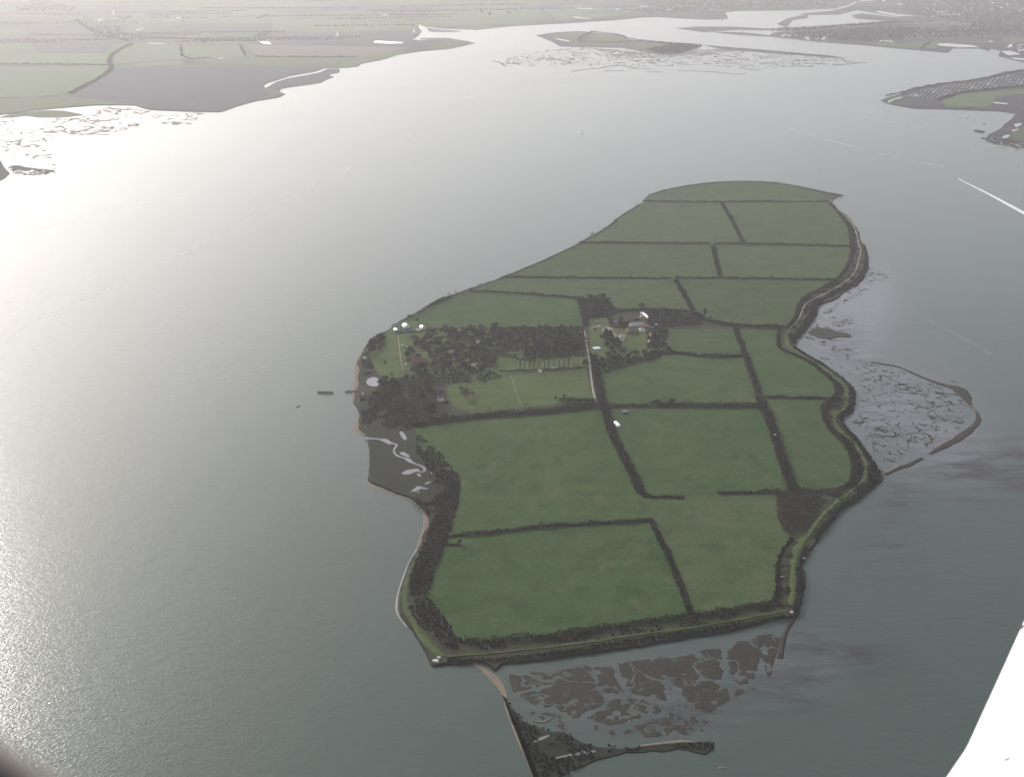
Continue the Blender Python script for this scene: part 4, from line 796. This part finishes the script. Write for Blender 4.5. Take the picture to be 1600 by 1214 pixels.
# ------------------------------------------------------------------ buildings
def house(px, py, L, W, H, rz, wall, roof, label, roofh=None, chim=1, cat="house", name="house", hip=0.0, windows=True, z=ZI, deg=True, over=0.3):
    p = G(px, py); root = empty(name, (p.x, p.y, z), R(rz) if deg else rz); rh = roofh or W * (0.28 if roof is M['wroof'] else 0.38)
    m = MB(); m.box(-L/2, L/2, -W/2, W/2, -0.3, H)
    g = (W/2)
    if hip == 0:
        for sx in (-1, 1): m.poly([(sx*L/2, -W/2, H), (sx*L/2, W/2, H), (sx*L/2, 0, H+rh)])
    m.build('wall', wall, root)
    r = MB(); a, b = L/2 + over, W/2 + over; e = H - rh * over / (W/2); t = 0.22; hx = a - hip * a
    for sy in (-1, 1):
        lo = [(-a, sy*b, e), (a, sy*b, e), (hx, 0, H+rh), (-hx, 0, H+rh)]; hi = [(x, y, zz + t) for x, y, zz in lo]
        bb = len(r.v); r.v += lo + hi; r.f += [(bb,bb+1,bb+2,bb+3),(bb+4,bb+5,bb+6,bb+7),(bb,bb+1,bb+5,bb+4),(bb+1,bb+2,bb+6,bb+5),(bb+3,bb,bb+4,bb+7)]
    if hip:
        for sx in (-1, 1): r.poly([(sx*a, -b, e+t), (sx*a, b, e+t), (sx*hx, 0, H+rh+t)])
    ro = r.build('roof', roof, root)
    for k in range(chim):
        c = MB(); x = (-0.35 + 0.7 * k) * L; c.box(x-0.4, x+0.4, -0.35, 0.35, H+rh*0.6, H+rh+1.2); c.build('chimney', M['brick'], ro)
    if windows:
        n = max(1, int(L / 3.5))
        for sy in (-1, 1):
            for k in range(n):
                x = -L/2 + (k + 0.5) * L / n
                if k == n // 2 and sy == -1:
                    d = MB(); d.box(x-0.5, x+0.5, sy*W/2-0.04, sy*W/2+0.04, 0, 2.0); d.build('door', M['door'], root); continue
                for zz in ([1.0, 3.5] if H > 4.5 else [1.0]):
                    f = MB(); f.box(x-0.6, x+0.6, sy*W/2-0.05, sy*W/2+0.05, zz, zz+1.1); fo = f.build('window', M['white'], root)
                    q = MB(); q.box(x-0.48, x+0.48, sy*W/2-0.08, sy*W/2+0.08, zz+0.12, zz+0.98); q.build('pane', M['glass'], fo)
    return tag(root, label, cat)
house(634,514,9,9,4.5,-60,M['white'],M['wroof'],"brilliant white gabled house, middle and tallest of the three on the island's left point")
house(619,519,7,6,2.8,-50,M['white'],M['wroof'],"low white house nearest the left shore, beside the tallest white house")
house(660,516,7,7,4,-64,M['white'],M['wroof'],"small bright white house right of its two neighbours above the lawn")
house(627,522,20,5,2.6,4,M['brick'],M['slate'],"long low slate-roofed range in front of the white houses",chim=0,cat="outbuilding",name="outbuilding")
house(642,521,12,6,3.2,4,M['brick'],M['slate'],"grey-roofed wing joining the tallest white house to the right",chim=1)
house(654,520,9,5,2.8,-30,M['brick'],M['tan'],"tan roofed cottage touching the right white house")
house(656,572,22,11,6.5,-4,M['brick'],M['redroof'],"large dark red-roofed house with white dormers among trees",chim=2)
house(647,570,5,9,6,6,M['white'],M['redroof'],"white-gabled wing at the left end of the large red-roofed house")
house(689,628,9,8,5,12,M['white'],M['slate'],"dark-roofed white house at the edge of the scrubby wood above the biggest left field")
house(635,547,5,4,2.6,20,M['timber'],M['greyroof'],"small grey shed between the upper lawn and the dark trees",chim=0,cat="shed",name="shed")
house(629,543,2.6,2.2,2.2,20,M['white'],M['wroof'],"tiny white hut by the pale track on the upper lawn",chim=0,cat="hut",name="hut",windows=False)
house(634,573,2.4,2.4,2.2,10,M['white'],M['wroof'],"tiny white hut left of the red-roofed house",chim=0,cat="hut",name="hut",windows=False)
house(570,563,5,3,2.4,-30,M['white'],M['greyroof'],"pale hut at the top of the beach on the left point",chim=0,cat="hut",name="hut")
house(567,619,2.2,2.2,2,0,M['white'],M['wroof'],"tiny white hut on the dark marsh below the jetty",chim=0,cat="hut",name="hut",windows=False)
house(964,667,13,4.6,2.6,-72,M['white'],M['wroof'],"white-roofed field shed standing in the broad brown hedge",chim=0,cat="shed",name="shed",windows=False, roofh=0.8)
house(976,648,8,5,2.6,12,M['timber'],M['greyroof'],"grey open shed at the top corner of the field right of the lane",chim=0,cat="shed",name="shed")
house(995,511,24,7,3.4,6,M['white'],M['greyroof'],"long pale grey-roofed farm range in the middle of the farm",chim=0,cat="barn",name="barn")
house(1009,514,13,7,3.6,-10,M['brick'],M['orange'],"orange tile-roofed barn at the right end of the grey farm range",chim=1,cat="barn",name="barn")
house(1019,517,12,6,3,4,M['timber'],M['slate'],"slate-blue low barn right of the orange-roofed barn",chim=0,cat="barn",name="barn")
house(1009,497,22,3.6,3,-70,M['white'],M['wroof'],"long narrow white-roofed shed at the back of the farm",chim=0,cat="shed",name="shed",windows=False, roofh=0.8)
house(1003,492.5,6,3,2.4,6,M['white'],M['wroof'],"small white shed touching the top of the long narrow one",chim=0,cat="shed",name="shed",windows=False)
house(1001,498,3,3,2.4,6,M['white'],M['wroof'],"tiny white shed left of the long narrow white one",chim=0,cat="shed",name="shed",windows=False)
house(987,523,18,10,5,2,M['brick'],M['brownroof'],"brown-roofed farmhouse with pale windows above the lawn",chim=2,hip=0.35)
house(972,531,9,11,3.2,4,M['white'],M['tan'],"square tan-roofed building beside the dark tree clump",chim=0,cat="outbuilding",name="outbuilding",hip=0.3)
house(966,511,20,11,5.5,-6,M['brick'],M['slate'],"manor house with a dark hipped roof behind the gravel turning",chim=2,hip=0.35)
house(952,508,5,5,4,-6,M['white'],M['slate'],"small white-walled lodge left of the manor house")
house(1001,519,3,9,2.6,16,M['white'],M['greyroof'],"narrow white cottage below the orange-roofed barn, left of two",chim=0)
house(1005,520,3,9,2.6,16,M['white'],M['greyroof'],"narrow white cottage below the orange-roofed barn, right of two",chim=0)
house(1016,527,3,7,2.8,8,M['white'],M['orange'],"narrow orange and white building at the top of the right wood",chim=0)
house(1014,537,3,6,2.6,8,M['white'],M['tan'],"white hut at the right edge of the farm lawn",chim=0,cat="hut",name="hut")
house(1040,538,4,4,2.6,30,M['white'],M['tan'],"small pale-roofed hut inside the wood right of the farm lawn",chim=0,cat="hut",name="hut")
house(932,507,3,3,2.4,0,M['timber'],M['tan'],"little shed beside the small square lawn",chim=0,cat="shed",name="shed",windows=False)
house(866,579,8,4,2.6,4,M['white'],M['greyroof'],"small grey-roofed stable under the poplar row",chim=0,cat="stable",name="stable")
house(844,583,6,3,2.2,-40,M['white'],M['tan'],"tiny tan stable at the top of the paddock left of the grey one",chim=0,cat="stable",name="stable",windows=False)
house(1210,684,3,3,2,0,M['concrete'],M['wroof'],"tiny pale hut in the wide slanting thicket on the right",chim=0,cat="hut",name="hut",windows=False)
for a in [(938,511,7,4,2.6,4,M['white'],M['brownroof'],"small brown-roofed cottage beside the top of the pale lane"),
          (929,517,5,4,2.4,80,M['brick'],M['redroof'],"tiny red-roofed lodge at the head of the lane"),
          (944,521,8,5,3,84,M['white'],M['slate'],"upright slate-roofed cottage between the lane and the dark clump, left of two"),
          (950,520,8,5,3,84,M['brick'],M['greyroof'],"upright grey-roofed cottage between the lane and the dark clump, right of two"),
          (982,505,9,5,2.8,0,M['brick'],M['redroof'],"red-brown roofed building above the long grey farm range"),
          (994,502,10,4,2.6,4,M['timber'],M['brownroof'],"dark timber shed between the red-brown roof and the narrow white shed"),
          (1024,512,7,5,3,10,M['brick'],M['tan'],"tan roofed shed at the far right end of the farm"),
          (989,517.5,12,4,2.8,4,M['white'],M['slate'],"slate-roofed lean-to in front of the long grey farm range"),
          (663,580,9,5,3.2,8,M['white'],M['slate'],"slate-roofed annexe below right of the large red-roofed house"),
          (680,560,8,5,3,-10,M['brick'],M['redroof'],"red-roofed cottage buried among trees right of the large red-roofed house"),
          (706,553,9,5,3,6,M['white'],M['greyroof'],"grey-roofed cottage half hidden in the middle of the mixed wood"),
          (740,575,7,5,3,-4,M['white'],M['tan'],"tan roofed cottage at the lower edge of the mixed wood"),
          (762,583,8,5,3,8,M['brick'],M['slate'],"slate-roofed cottage beside the left end of the poplar row"),
          (716,520,8,4,2.6,4,M['white'],M['greyroof'],"pale roofed hut at the top edge of the mixed wood"),
          (688,587,6,4,2.6,70,M['white'],M['brownroof'],"small brown-roofed house between the mixed wood and the scrubby wood"),
          (748,538,6,4,2.6,20,M['white'],M['greyroof'],"tiny grey-roofed hut in a gap high in the mixed wood")]:
    house(*a)
# pool
pr = empty('swimming_pool', (*G(932,546).xy, ZI), R(15)); m = MB(); m.box(-6,6,-4.5,4.5,-0.1,0.25); m.build('pool_surround', M['concrete'], pr); m = MB(); m.box(-5,5,-3.6,3.6,0.2,0.35); m.build('pool_water', M['poolwater'], pr)
tag(pr, "pale blue rectangular swimming pool by the lane and the manor garden", "pool")
# concrete blocks on shore corners
for px, py, s, lab in [(681,1036,3.5,"pale concrete block on the near left corner of the shore bank"), (1237,960,2.6,"pale concrete slab on the near right corner of the shore bank"), (686,1031,2.2,"smaller round pale rock behind the corner block on the near left shore"), (1256,876,1.8,"pale boulder at the water below the bright bank on the right"), (1221,905,1.6,"white rock beside the thin curved hedge near the right corner")]:
    p = G(px, py); m = MB(); n = 9; rr = [s * random.uniform(0.8, 1.15) for _ in range(n)]
    for lv, (zz, k) in enumerate(((-0.3, 1.0), (0.7, 0.95), (1.2, 0.7))):
        m.v += [(rr[i]*k*math.cos(i*2*math.pi/n), rr[i]*k*0.6*math.sin(i*2*math.pi/n), zz + random.uniform(-.1,.1)) for i in range(n)]
    for lv in range(2): m.f += [(lv*n+i, lv*n+(i+1)%n, (lv+1)*n+(i+1)%n, (lv+1)*n+i) for i in range(n)]
    m.f.append(tuple(range(2*n, 3*n))); tag(m.build('boulder', M['concrete'], None, (p.x, p.y, ZI)), lab, "rock")

# jetty remains
def jetty(px0, px1, py0, py1, n, label):
    a = G(px0, py0); b = G(px1, py1); root = empty('jetty', a); d = b - a; L = d.length; root.rotation_euler = (0, 0, math.atan2(d.y, d.x))
    for k in range(n):
        x = L * k / (n - 1)
        for sy in (-1, 1):
            m = MB(); m.tube((x, sy*1.3, -1), (x + random.uniform(-.2,.2), sy*1.3, 3.2 + random.uniform(-.8,.8)), 0.42, 0.34, 6); m.build('post', M['timber'], root)
        m = MB(); m.box(x-0.15, x+0.15, -1.6, 1.6, 1.7, 1.95); m.build('crossbeam', M['timber'], root)
    for sy in (-1, 1):
        m = MB(); m.box(-0.4, L*0.97, sy*1.1-0.35, sy*1.1+0.35, 1.1, 1.69); m.build('beam', M['timber'], root)
    tag(root, label, "jetty")
jetty(497, 520, 614, 614.5, 8, "outer ruined run of dark jetty posts standing detached in the water")
jetty(540, 558, 613, 612.5, 7, "inner run of dark jetty posts joined to the left shore of the island")

# boats
def boat_parts(root, L, hullm, mast=True, sail=False, cabin=True):
    m = MB(); n = 9; W = L * 0.28
    for lv, (zz, k) in enumerate(((-0.2, 0.72), (0.9, 1.0))):
        for i in range(n):
            t = i / (n - 1); x = (t - 0.5) * L; w_ = W / 2 * k * (1 - max(0, (t - 0.35) / 0.65) ** 2.2) * (0.85 + 0.15 * min(1, t * 4)); m.v += [(x * (0.94 + 0.06 * lv), w_, zz), (x * (0.94 + 0.06 * lv), -w_, zz)]
    for i in range(n - 1):
        a = 2 * i; b = 2 * n + 2 * i; m.f += [(a, a+2, b+2, b), (a+1, b+1, b+3, a+3), (b, b+2, b+3, b+1), (a, a+1, a+3, a+2)]
    m.f.append((0, 2*n, 2*n+1, 1)); m.build('hull', hullm, root)
    if cabin:
        m = MB(); m.box(-L*.15, L*.18, -W*.25, W*.25, 0.88, 1.6); m.box(-L*.08, L*.12, -W*.2, W*.2, 1.6, 1.9); m.build('cabin', M['white'], root)
    if mast:
        m = MB(); m.tube((L*.08, 0, 0.9), (L*.08, 0, L*1.15), 0.09, 0.06, 5); m.tube((L*.08, 0, 2.2), (-L*.35, 0, 2.2), 0.08, 0.06, 5); m.build('mast', M['timber'], root)
    if sail:
        m = MB(); m.poly([(L*.06, 0.03, 2.4), (-L*.34, 0.3, 2.4), (L*.06, 0.03, L*1.1)]); m.poly([(L*.1, 0.03, L*1.0), (L*.46, .2, 1.4), (L*.1, .1, 1.6)])
        o = m.build('sail', M['white'], root); s = o.modifiers.new('thick', 'SOLIDIFY'); s.thickness = 0.05
def boat(px, py, L, rz, label, hullm=None, group=None, name='boat', **k):
    p = G(px, py); root = empty(name, (p.x, p.y, 0), R(rz)); boat_parts(root, L, hullm or M['white'], **k); return tag(root, label, "boat", group)
boat(910,208,10,70,"lone white sailing boat out on the open water beyond the island", name='sailing_boat', sail=True)
boat(466,635,7,60,"small dark open boat floating off the ruined jetty", M['bluehull'], mast=False, cabin=False, name='rowing_boat')
boat(1498,280,9,136,"white speedboat leaving a long straight wake at the right", mast=False, name='motor_boat')
MO = [(1535,111),(1529,113),(1512,117),(1516,120),(1499,124),(1459,92),(1547,90),(1390,134),(1416,131),(1403,137),(981,40),(1008,48),(1163,53),(1175,59),(1180,61),(1280,68),(1302,70),(1350,77),(1440,88),(1420,96),(1480,104),(1560,104),(1160,20),(1188,22),(1195,23)]
b0 = None
for k, (x, y) in enumerate(MO):
    p = G(x, y)
    if b0 is None:
        b0 = empty('moored_boat', (p.x, p.y, 0), 1.2); boat_parts(b0, 12, M['bluehull']); o = b0
    else:
        o = b0.copy(); COL.objects.link(o); o.location = (p.x, p.y, 0); o.rotation_euler = (0, 0, 1.2 + random.uniform(-.2, .2)); o.scale = (1.2,)*3
        for ch in b0.children: c = ch.copy(); COL.objects.link(c); c.parent = o
    tag(o, "dark masted boat moored far up the hazy estuary", "boat", "boats moored in the far estuary")

# caravans: one prototype, copied in slanting rows
def caravan_mesh():
    m = MB(); L, W, H = 12, 4.2, 2.8
    m.box(-L/2, L/2, -W/2, W/2, 0.4, H); m.poly([(-L/2, -W/2, H), (L/2, -W/2, H), (L/2, 0, H+.8), (-L/2, 0, H+.8)]); m.poly([(L/2, W/2, H), (-L/2, W/2, H), (-L/2, 0, H+.8), (L/2, 0, H+.8)])
    for s in (-1, 1): m.poly([(s*L/2, -W/2, H), (s*L/2, W/2, H), (s*L/2, 0, H+.8)])
    m.box(-L*.3, -L*.25, -W*.3, W*.3, 0, 0.4); m.box(L*.25, L*.3, -W*.3, W*.3, 0, 0.4); return m.mesh('static_caravan')
cme = caravan_mesh(); cme.materials.append(M['caravan'])
cme2 = cme.copy(); cme2.materials.clear(); cme2.materials.append(M['white'])
cpoly = [(1413,151),(1440,141),(1480,136),(1530,130),(1575,119),(1640,109),(1640,131),(1570,136),(1540,140),(1500,144.5),(1468,156),(1440,155)]
wp = [(G(a, b).x, G(a, b).y) for a, b in cpoly]; base = G(1500, 142); rot = R(62); n_c = 0
for iu in range(-34, 40):
    for iv in range(-26, 30):
        if n_c >= 295: break
        u = iu * 17.5; v = iv * 20.0 + (iu % 5) * 7 + random.uniform(-5, 5)
        x = base.x + u * math.cos(rot - 1.57) - v * math.sin(rot - 1.57) + random.uniform(-1, 1); y = base.y + u * math.sin(rot - 1.57) + v * math.cos(rot - 1.57) + random.uniform(-1, 1)
        if not bool(inside(np.array([x]), np.array([y]), wp)[0]) or random.random() < 0.18 or float(fbm(np.array([x/60]), np.array([y/60]), 2, 3)[0]) < -0.35: continue
        o = bpy.data.objects.new('static_caravan', cme2 if random.random() < 0.06 else cme); COL.objects.link(o); o.location = (x, y, 2.4); o.rotation_euler = (0, 0, rot + random.uniform(-.25, .25) + (1.4 if (iu // 3 + iv // 6) % 3 == 0 else 0))
        tag(o, "pale static caravan in the packed caravan park on the right shore", "caravan", "caravans in the park on the right shore"); n_c += 1

# far buildings on the mainland
def far_house(px, py, L, W, rz, roof, label, group=None):
    house(px, py, L, W, 4, rz, M['white'], roof, label, chim=0, windows=False, z=2.3, cat="barn" if L > 35 else "house", name='barn' if L > 35 else 'farmhouse')
    if group: pass
far_house(245,70.5,95,16,2,M['wroof'],"very long white-roofed barn on the left mainland")
for (x, y, L, W, rz, lab) in [(217,49,30,18,0,"white farm building left of a close pair on the hazy left mainland"), (222,47,26,18,20,"white farm building right of a close pair on the hazy left mainland"), (158,35,8,90,0,"thin white strip of a building, lower of two near the top left"), (178,24,8,90,10,"thin white strip of a building, upper of two near the top left"),
        (346,94,26,14,0,"small white house by the faint L-shaped hedge"), (279,30,34,16,0,"pale building in the green field near the top left"), (528,57,10,60,0,"thin white strip building behind the mainland reservoir"), (647,52,8,60,10,"white strip by the head of the mainland creek"), (602,25,50,14,0,"faint pale barn above the middle of the left mainland"), (1006,12,60,20,0,"white warehouse on the far shore at the top centre"), (965,16,30,18,0,"small white building left of the far warehouse"), (1045,17,40,18,0,"pale building right of the far warehouse"),
        (1377,66,18,14,0,"white house left of three above the right bank fields"), (1385,66,18,14,10,"white house middle of three above the right bank fields"), (1392,67,18,14,0,"white house right of three above the right bank fields"), (1381,3,30,24,0,"bright white building near the top right, left of a pair"), (1406,8,34,24,20,"bright white building near the top right, right of a pair"),
        (1548,67,20,14,0,"white house at the left of the village by the right edge"), (1470,150,0,0,0,None)]:
    if lab: far_house(x, y, L, W, rz, M['wroof'], lab)
hm = MB(); hm.box(-8, 8, -5, 5, 0, 5)
hm.poly([(-8,-5,5),(8,-5,5),(8,0,8),(-8,0,8)]); hm.poly([(8,5,5),(-8,5,5),(-8,0,8),(8,0,8)]); hm.poly([(-8,-5,5),(-8,5,5),(-8,0,8)]); hm.poly([(8,-5,5),(8,5,5),(8,0,8)])
hme = hm.mesh('village_house'); hme.materials.append(M['white']); hme2 = hme.copy(); hme2.materials.clear(); hme2.materials.append(M['greyroof']); hme3 = hme.copy(); hme3.materials.clear(); hme3.materials.append(M['redroof'])
def village(poly, n, where, meshes):
    X, Y = fill_pts(poly, 40); idx = RNG.permutation(len(X))[:n]
    for i in idx:
        o = bpy.data.objects.new('village_house', random.choice(meshes)); COL.objects.link(o); o.location = (X[i], Y[i], 2.3); o.rotation_euler = (0, 0, random.uniform(0, 3)); s = random.uniform(.8, 1.5); o.scale = (s,)*3
        tag(o, "tiny hazy house " + where, "house", "houses " + where)
village([(1570,70),(1640,70),(1640,86),(1590,84),(1575,80)], 30, "in the village at the right edge", [hme, hme2, hme3])
village([(1255,60),(1290,61),(1290,65),(1262,64)], 12, "on the low point across the estuary", [hme, hme2])
village([(1215,56),(1245,56),(1245,59),(1225,59)], 8, "at the tip of the wooded point", [hme, hme2])
village([(1340,-8),(1650,-8),(1650,34),(1450,30),(1420,10)], 120, "in the far town at the top right", [hme2, hme3, hme3, hme2, hme])
village([(1050,-8),(1330,-8),(1290,10),(1150,14),(1050,20)], 50, "in the far town at the top middle", [hme2, hme3, hme3])

# ------------------------------------------------------------------ the aeroplane the photograph was taken from
CM = Vector((0, 0, CAM_H))
def on_plane(px, py, n, off):                        # ray through a pixel onto the wing's own plane
    d = ray(px, py); return CM + d * (off / d.dot(n))
wn = Vector((-0.30, 0.42, 0.86)).normalized(); woff = -1.7 * 1.0
def wingpt(px, py): return on_plane(px, py, wn, woff)
air = empty('light_aircraft', wingpt(1640, 1200)); Tinv = Matrix.Translation(-air.location)
out = [wingpt(x, y) for x, y in [(1640,884),(1601,967),(1560,1058),(1512,1163),(1506,1174),(1496,1188),(1477,1216),(1455,1250),(1700,1400),(1900,1250),(1850,884)]]
m = MB(); n = len(out); cen = sum(out, Vector()) / n
def ring(k, dz): return [tuple((cen + (p - cen) * k) + wn * dz - air.location) for p in out]
for k, dz in ((0.992, -0.16), (1.0, -0.13), (1.003, -0.07), (1.0, -0.02), (0.992, 0.0)): m.v += ring(k, dz)
for l in range(4): m.f += [(l*n+i, l*n+(i+1)%n, (l+1)*n+(i+1)%n, (l+1)*n+i) for i in range(n)]
m.f.append(tuple(range(4*n, 5*n))); m.f.append(tuple(reversed(range(n))))
pm, pnt, pbs = newmat("wing_paint"); pnt.links.new(mixc(pnt, noise(pnt, 3.0, 3), (0.84,0.84,0.84), (0.88,0.88,0.87)), pbs.inputs["Base Color"]); pbs.inputs["Roughness"].default_value = 0.3; pbs.inputs["Coat Weight"].default_value = 0.4
wg = m.build('wing', pm, air)
for f in wg.data.polygons: f.use_smooth = False
def strip(name, pp, wdt, mat, dz=0.003):
    m = MB(); Q = [wingpt(x, y) - air.location + wn * dz for x, y in pp]
    for a, b in zip(Q, Q[1:]):
        t = (b - a).normalized(); s = wn.cross(t) * wdt; m.poly([a - s, b - s, b + s, a + s])
    o = m.build(name, mat, wg); sd = o.modifiers.new('thick', 'SOLIDIFY'); sd.thickness = 0.002; return o
strip('panel_seam', [(1548,1173),(1575,1170),(1604,1168)], 0.0012, plain("seam_sealant", (0.55,0.42,0.38), 0.6))
strip('fuel_drain', [(1570,1188),(1574,1186),(1577,1184)], 0.005, plain("grey_metal", (0.25,0.25,0.3), 0.4))
strip('hinge_bracket', [(1594,983),(1600,977)], 0.006, plain("rust_bracket", (0.10,0.05,0.05), 0.6))
# cabin window surround: rubber seal and beige trim, close to the lens
def campt(px, py, dist): return CM + ray(px, py) * dist
def trim(name, pp, dist, rad, mat):
    Q = smooth([campt(x, y, dist) for x, y in pp], False, 2); m = MB(); n = 12; rings = []
    for k, q in enumerate(Q):
        t = (Q[min(len(Q)-1, k+1)] - Q[max(0, k-1)]).normalized(); a = t.orthogonal().normalized() if k == 0 else (a - t * a.dot(t)).normalized(); c = t.cross(a)
        m.v += [tuple(q + a * rad * math.cos(2*math.pi*i/n) + c * rad * math.sin(2*math.pi*i/n) - air.location) for i in range(n)]
    for k in range(len(Q) - 1): m.f += [(k*n+i, k*n+(i+1)%n, (k+1)*n+(i+1)%n, (k+1)*n+i) for i in range(n)]
    o = m.build(name, mat, air)
    for f in o.data.polygons: f.use_smooth = True
    return o
trim('window_trim', [(-260,1075),(-120,1128),(-20,1196),(50,1246),(150,1314),(260,1390)], 0.30, 0.0075, plain("beige_trim", (0.30,0.25,0.21), 0.7))
trim('window_seal', [(-260,1180),(-120,1236),(-30,1284),(50,1334),(150,1410)], 0.29, 0.013, plain("black_rubber", (0.004,0.004,0.004), 0.9, spec=0.05))
tag(air, "white aircraft wing filling the lower right corner and dark window edge lower left", "aircraft")

# ------------------------------------------------------------------ haze
m = MB(); m.box(-40000, 40000, -8000, 40000, -2.2, CAM_H + 60)
hm_ = bpy.data.materials.new("haze"); hm_.use_nodes = True; hn = hm_.node_tree; hn.nodes.clear()
pv = hn.nodes.new("ShaderNodeVolumePrincipled"); oo = hn.nodes.new("ShaderNodeOutputMaterial")
pv.inputs["Color"].default_value = (*HAZE_COLOR, 1); pv.inputs["Density"].default_value = HAZE_DENSITY; pv.inputs["Anisotropy"].default_value = HAZE_G
hn.links.new(pv.outputs[0], oo.inputs["Volume"])
tag(m.build('haze', hm_), kind='stuff')
